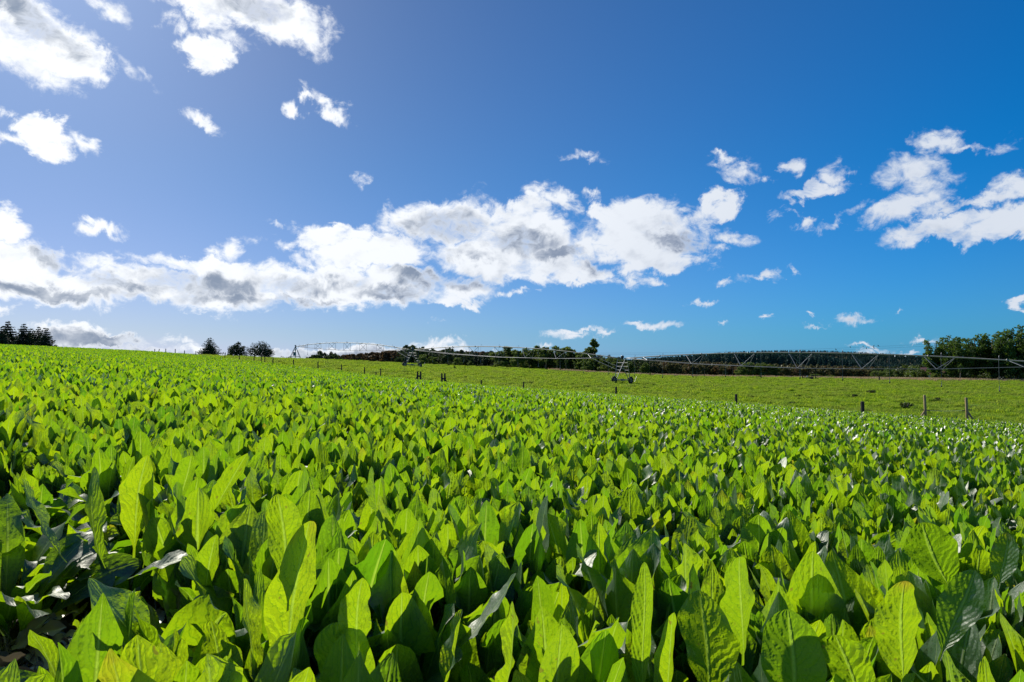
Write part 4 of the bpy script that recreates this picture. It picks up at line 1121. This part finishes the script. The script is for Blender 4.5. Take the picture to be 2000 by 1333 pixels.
# px,row,rx,ry,rot(+ = clockwise in the photo),strength
CL = [(40, 55, 175, 85, 25, 1), (130, 110, 85, 50, 30, 1), (235, 130, 40, 16, 20, .45), (278, 142, 26, 12, 35, .45), (205, 0, 45, 22, 20, .6),
      (95, 12, 30, 14, 30, .5), (480, 5, 165, 62, 12, 1), (400, -10, 130, 50, 10, 1), (600, 70, 42, 28, 45, .7), (402, 95, 62, 36, 12, .9), (340, 52, 20, 14, 0, .5), (455, 80, 60, 16, 15, .5),
      (75, 245, 62, 30, 15, .9), (95, 282, 75, 28, 15, .9), (160, 288, 40, 16, 25, .7), (20, 268, 50, 16, 0, .7), (382, 232, 42, 12, 22, .7), (572, 228, 18, 14, 45, .7), (596, 196, 19, 9, 15, .7),
      (640, 214, 44, 13, 25, .65), (20, 437, 72, 34, 5, .9), (206, 442, 50, 15, 8, .8), (530, 440, 30, 7, 0, .5), (460, 482, 22, 20, -50, .55), (428, 494, 26, 12, 0, .5),
      (55, 510, 115, 48, 5, 1), (100, 555, 240, 40, 4, 1), (360, 562, 270, 44, 3, 1), (420, 525, 170, 22, 6, .9), (620, 560, 230, 44, 2, 1), (800, 562, 180, 44, 0, 1), (150, 520, 40, 12, 0, .6), (240, 520, 110, 16, 5, .7),
      (650, 465, 95, 26, -8, 1), (600, 480, 90, 16, 5, .8), (720, 500, 150, 40, -8, 1), (860, 440, 130, 52, -5, 1), (900, 410, 36, 28, -40, .7), (1000, 470, 140, 62, 5, 1), (1075, 396, 52, 20, 15, .85), (1010, 430, 90, 38, -12, 1), (1000, 505, 180, 48, 3, 1),
      (1130, 535, 90, 26, 0, .95), (870, 592, 80, 16, 3, .9), (1150, 480, 40, 40, 0, .8), (1270, 455, 125, 78, 5, 1), (1230, 420, 60, 48, -30, .9), (1185, 412, 48, 22, -5, .9), (1150, 383, 26, 9, 5, .55), (1400, 395, 44, 30, -30, .9), (1355, 418, 60, 22, -10, .8), (1300, 512, 95, 26, -5, .95), (1295, 392, 30, 16, 0, .5), (1428, 456, 46, 17, 18, .8),
      (1395, 485, 20, 9, 10, .5), (985, 570, 22, 6, 0, .55), (1015, 568, 22, 6, 3, .6), (1225, 552, 60, 8, 0, .4), (1250, 545, 18, 8, 0, .5), (1290, 550, 20, 8, 10, .5), (640, 452, 70, 12, -4, .7),
      (1440, 324, 52, 22, 10, .85), (1408, 297, 28, 8, 5, .6), (1500, 345, 22, 7, 0, .5), (1556, 324, 24, 18, -30, .75), (1600, 365, 88, 22, 0, .9), (1630, 338, 34, 26, -50, .8), (1585, 430, 26, 14, -10, .75), (1655, 422, 60, 10, -18, .6), (1515, 413, 22, 9, -20, .45), (1545, 400, 18, 7, 20, .45),
      (1790, 350, 60, 40, 10, .85), (1780, 405, 70, 28, -20, .85), (1740, 415, 60, 14, -15, .6), (1835, 272, 52, 22, 15, .85), (1890, 290, 46, 10, 12, .7), (1965, 288, 30, 14, -10, .55), (1865, 445, 165, 34, -9, 1), (1960, 430, 130, 30, -10, 1), (1900, 395, 130, 14, -7, .8), (1990, 368, 50, 20, 5, .8), (1890, 291, 60, 9, 10, .5),
      (1480, 536, 52, 9, -10, .65), (1392, 545, 14, 7, 0, .5), (1556, 526, 14, 8, 0, .5), (1362, 592, 28, 9, -5, .85), (1670, 620, 36, 12, 0, .85), (1985, 578, 26, 7, -5, .75), (1262, 645, 46, 8, -5, .75), (1140, 655, 80, 7, -2, .7), (1195, 662, 36, 9, -5, .8), (1128, 664, 40, 7, 6, .6), (1483, 632, 16, 5, 0, .7), (1605, 600, 12, 4, 0, .5), (1620, 628, 30, 4, 0, .45), (1745, 605, 10, 4, 0, .4),
      (1400, 634, 10, 5, 0, .5), (1060, 677, 25, 6, -5, .6), (1690, 674, 46, 6, 3, .6), (1810, 662, 36, 6, -5, .7), (1690, 702, 28, 14, 0, .7), (1760, 690, 50, 5, 0, .5),
      (190, 655, 125, 22, 6, 1), (130, 665, 60, 28, 10, .9), (345, 674, 36, 8, 10, .7), (270, 682, 60, 9, 5, .8), (380, 690, 60, 10, 0, .7), (560, 690, 95, 20, 3, .95), (680, 690, 140, 20, 2, .95), (800, 688, 110, 16, 0, .9), (840, 676, 50, 12, 0, .8), (905, 678, 26, 12, 0, .7), (920, 692, 60, 9, 0, .8), (0, 611, 36, 10, 15, .75), (42, 608, 14, 8, -30, .4), (398, 606, 30, 4, 0, .5), (360, 603, 18, 4, 0, .5), (880, 600, 46, 4, 0, .6), (838, 628, 30, 4, 0, .3), (705, 350, 12, 9, -60, .35), (1140, 305, 16, 6, 0, .3), (905, 408, 20, 10, -60, .3)]
body = blob_field(CL, AW, True)
# fluffy cloud noise, squeezed in height towards the horizon
mpn = g.n('ShaderNodeMapping', inp={'Scale': (1, 1, 1.5), 'Rotation': (0, 0, 0)}); g.l.new(DIR, mpn.inputs['Vector'])
mps = g.n('ShaderNodeMapping', inp={'Scale': (1, 1, 1.5), 'Location': (-.010, 0, .022)}); g.l.new(DIR, mps.inputs['Vector'])
n_big = g.noise(mpn.outputs[0], 14, 9, .58, .25)
n_up = g.noise(mps.outputs[0], 14, 5, .55, .25)
n_det = g.noise(mpn.outputs[0], 46, 7, .60, 1.0)
# clouds elsewhere in the sky (behind and beside the camera)
gen = g.math('MULTIPLY', g.ss(g.noise(mpn.outputs[0], 2.4, 5, .55), .54, .70), g.ss(g.math('ABSOLUTE', az), .85, 1.15))
gen = g.math('MULTIPLY', gen, g.ss(el, .02, .12))
bodyc = g.math('MAXIMUM', g.math('MINIMUM', g.math('MULTIPLY', body, 1.5), .62), -2.0)
bodyc = g.math('MAXIMUM', bodyc, g.math('SUBTRACT', g.math('MULTIPLY', gen, 2.4), 1.9))
dens = g.math('ADD', bodyc, g.math('ADD', g.math('MULTIPLY', g.math('SUBTRACT', n_big, .50), 1.7), g.math('MULTIPLY', g.math('SUBTRACT', n_det, .5), .80)))
alpha = g.math('POWER', g.ss(dens, -.06, .58), 1.1)
# shading: lit tops and rims, grey thick bases
DK = [(50, 42, 120, 22, 28, 1), (500, 22, 60, 16, 5, .8), (115, 505, 42, 14, 30, .8), (130, 570, 180, 12, 4, .7), (390, 553, 90, 20, 2, 1), (420, 580, 80, 10, 2, .6), (575, 588, 70, 9, 0, .8), (840, 543, 75, 20, 0, 1.15), (740, 575, 60, 12, 0, .8), (850, 448, 62, 26, -5, .7), (1010, 472, 58, 22, 5, .85), (1088, 495, 52, 13, -3, 1.15), (920, 495, 50, 10, 0, .5),
      (1330, 466, 55, 16, 12, 1), (900, 550, 60, 12, 5, .5), (1170, 520, 20, 10, 0, .4), (210, 668, 120, 20, 5, 1.1), (565, 692, 45, 14, 0, .7), (700, 694, 120, 12, 0, .6), (620, 560, 60, 10, 0, .45), (250, 560, 70, 10, 5, .5)]
dk = blob_field(DK, AW)
relief = g.math('MULTIPLY', g.math('SUBTRACT', n_up, n_big), 2.4)
n_sh = g.noise(mpn.outputs[0], 9, 5, .6, .3)
thick = g.ss(dens, .22, .72)
shade = g.math('ADD', g.math('MULTIPLY', g.ss(dk, -.7, .5), 1.0), g.math('ADD', relief, g.math('MULTIPLY', g.math('SUBTRACT', n_sh, .45), 1.0)))
shade = g.math('ADD', shade, g.math('MULTIPLY', g.math('SUBTRACT', n_det, .5), .25))
shade = g.math('MULTIPLY', g.ss(shade, .0, 1.25), g.math('MULTIPLY_ADD', thick, .85, .15))
# direction to the sun: clouds and haze brighten towards it
SD = (math.sin(SUN_AZ) * math.cos(SUN_EL), math.cos(SUN_AZ) * math.cos(SUN_EL), math.sin(SUN_EL))
dot = g.n('ShaderNodeVectorMath', operation='DOT_PRODUCT', inp={0: DIR, 1: SD}).outputs['Value']
near_sun = g.ss(dot, .45, .98)
STR = .10
def sk(c): return tuple(x / STR for x in c)
white = g.mix(near_sun, sk((.70, .76, .86)), sk((1.03, 1.06, 1.10)))
grey = g.mix(near_sun, sk((.17, .23, .36)), sk((.28, .345, .46)))
ccol = g.mix(shade, white, grey)
# clear sky: physical sky, graded a little bluer away from the sun
lin = g.math('POWER', g.n('ShaderNodeMapRange', clamp=True, inp={0: dot, 1: .38, 2: .95}).outputs[0], 1.25)
tint = g.mix(lin, (.03, .60, 1.14), (.35, .475, .69))
tint = g.mix(g.ss(el, .30, .04), tint, (.12, -.03, -.03), 'ADD')
tint = g.mix(g.ss(el, .055, -.01), tint, (.03, .0, .32), 'ADD')
tint = g.mix(g.ss(dot, .28, -.1), tint, (.48, .66, .85))
sky2 = g.mix(1.0, sky.outputs[0], tint, 'MULTIPLY')
full = g.mix(alpha, sky2, ccol)
bg = g.n('ShaderNodeBackground', inp={'Color': full, 'Strength': STR})
g.n('ShaderNodeOutputWorld', inp={'Surface': bg.outputs[0]})
w.cycles.sampling_method = 'MANUAL'; w.cycles.sample_map_resolution = 512

# ------------------------------------------------------------------ sun
L = bpy.data.lights.new('sun', 'SUN'); L.energy = 5.0; L.angle = R(.53); L.color = (1, .95, .86)
so = bpy.data.objects.new('sun', L); COL.objects.link(so)
so.rotation_euler = Vector(SD).to_track_quat('Z', 'Y').to_euler()

# ------------------------------------------------------------------ camera
cam = bpy.data.cameras.new('camera'); cam.lens = 24; cam.sensor_width = 36; cam.clip_start = .05; cam.clip_end = 20000
co = bpy.data.objects.new('camera', cam); COL.objects.link(co)
co.location = (0, 0, CAMZ); co.rotation_euler = (math.pi / 2 + PITCH, 0, 0)
sc.camera = co
sc.view_settings.view_transform = 'Standard'; sc.view_settings.look = 'None'; sc.view_settings.exposure = 0
sc.cycles.max_bounces = 7; sc.cycles.diffuse_bounces = 3; sc.cycles.glossy_bounces = 2; sc.cycles.transmission_bounces = 5; sc.cycles.transparent_max_bounces = 4
sc.cycles.use_denoising = True
sc.cycles.caustics_reflective = False; sc.cycles.caustics_refractive = False
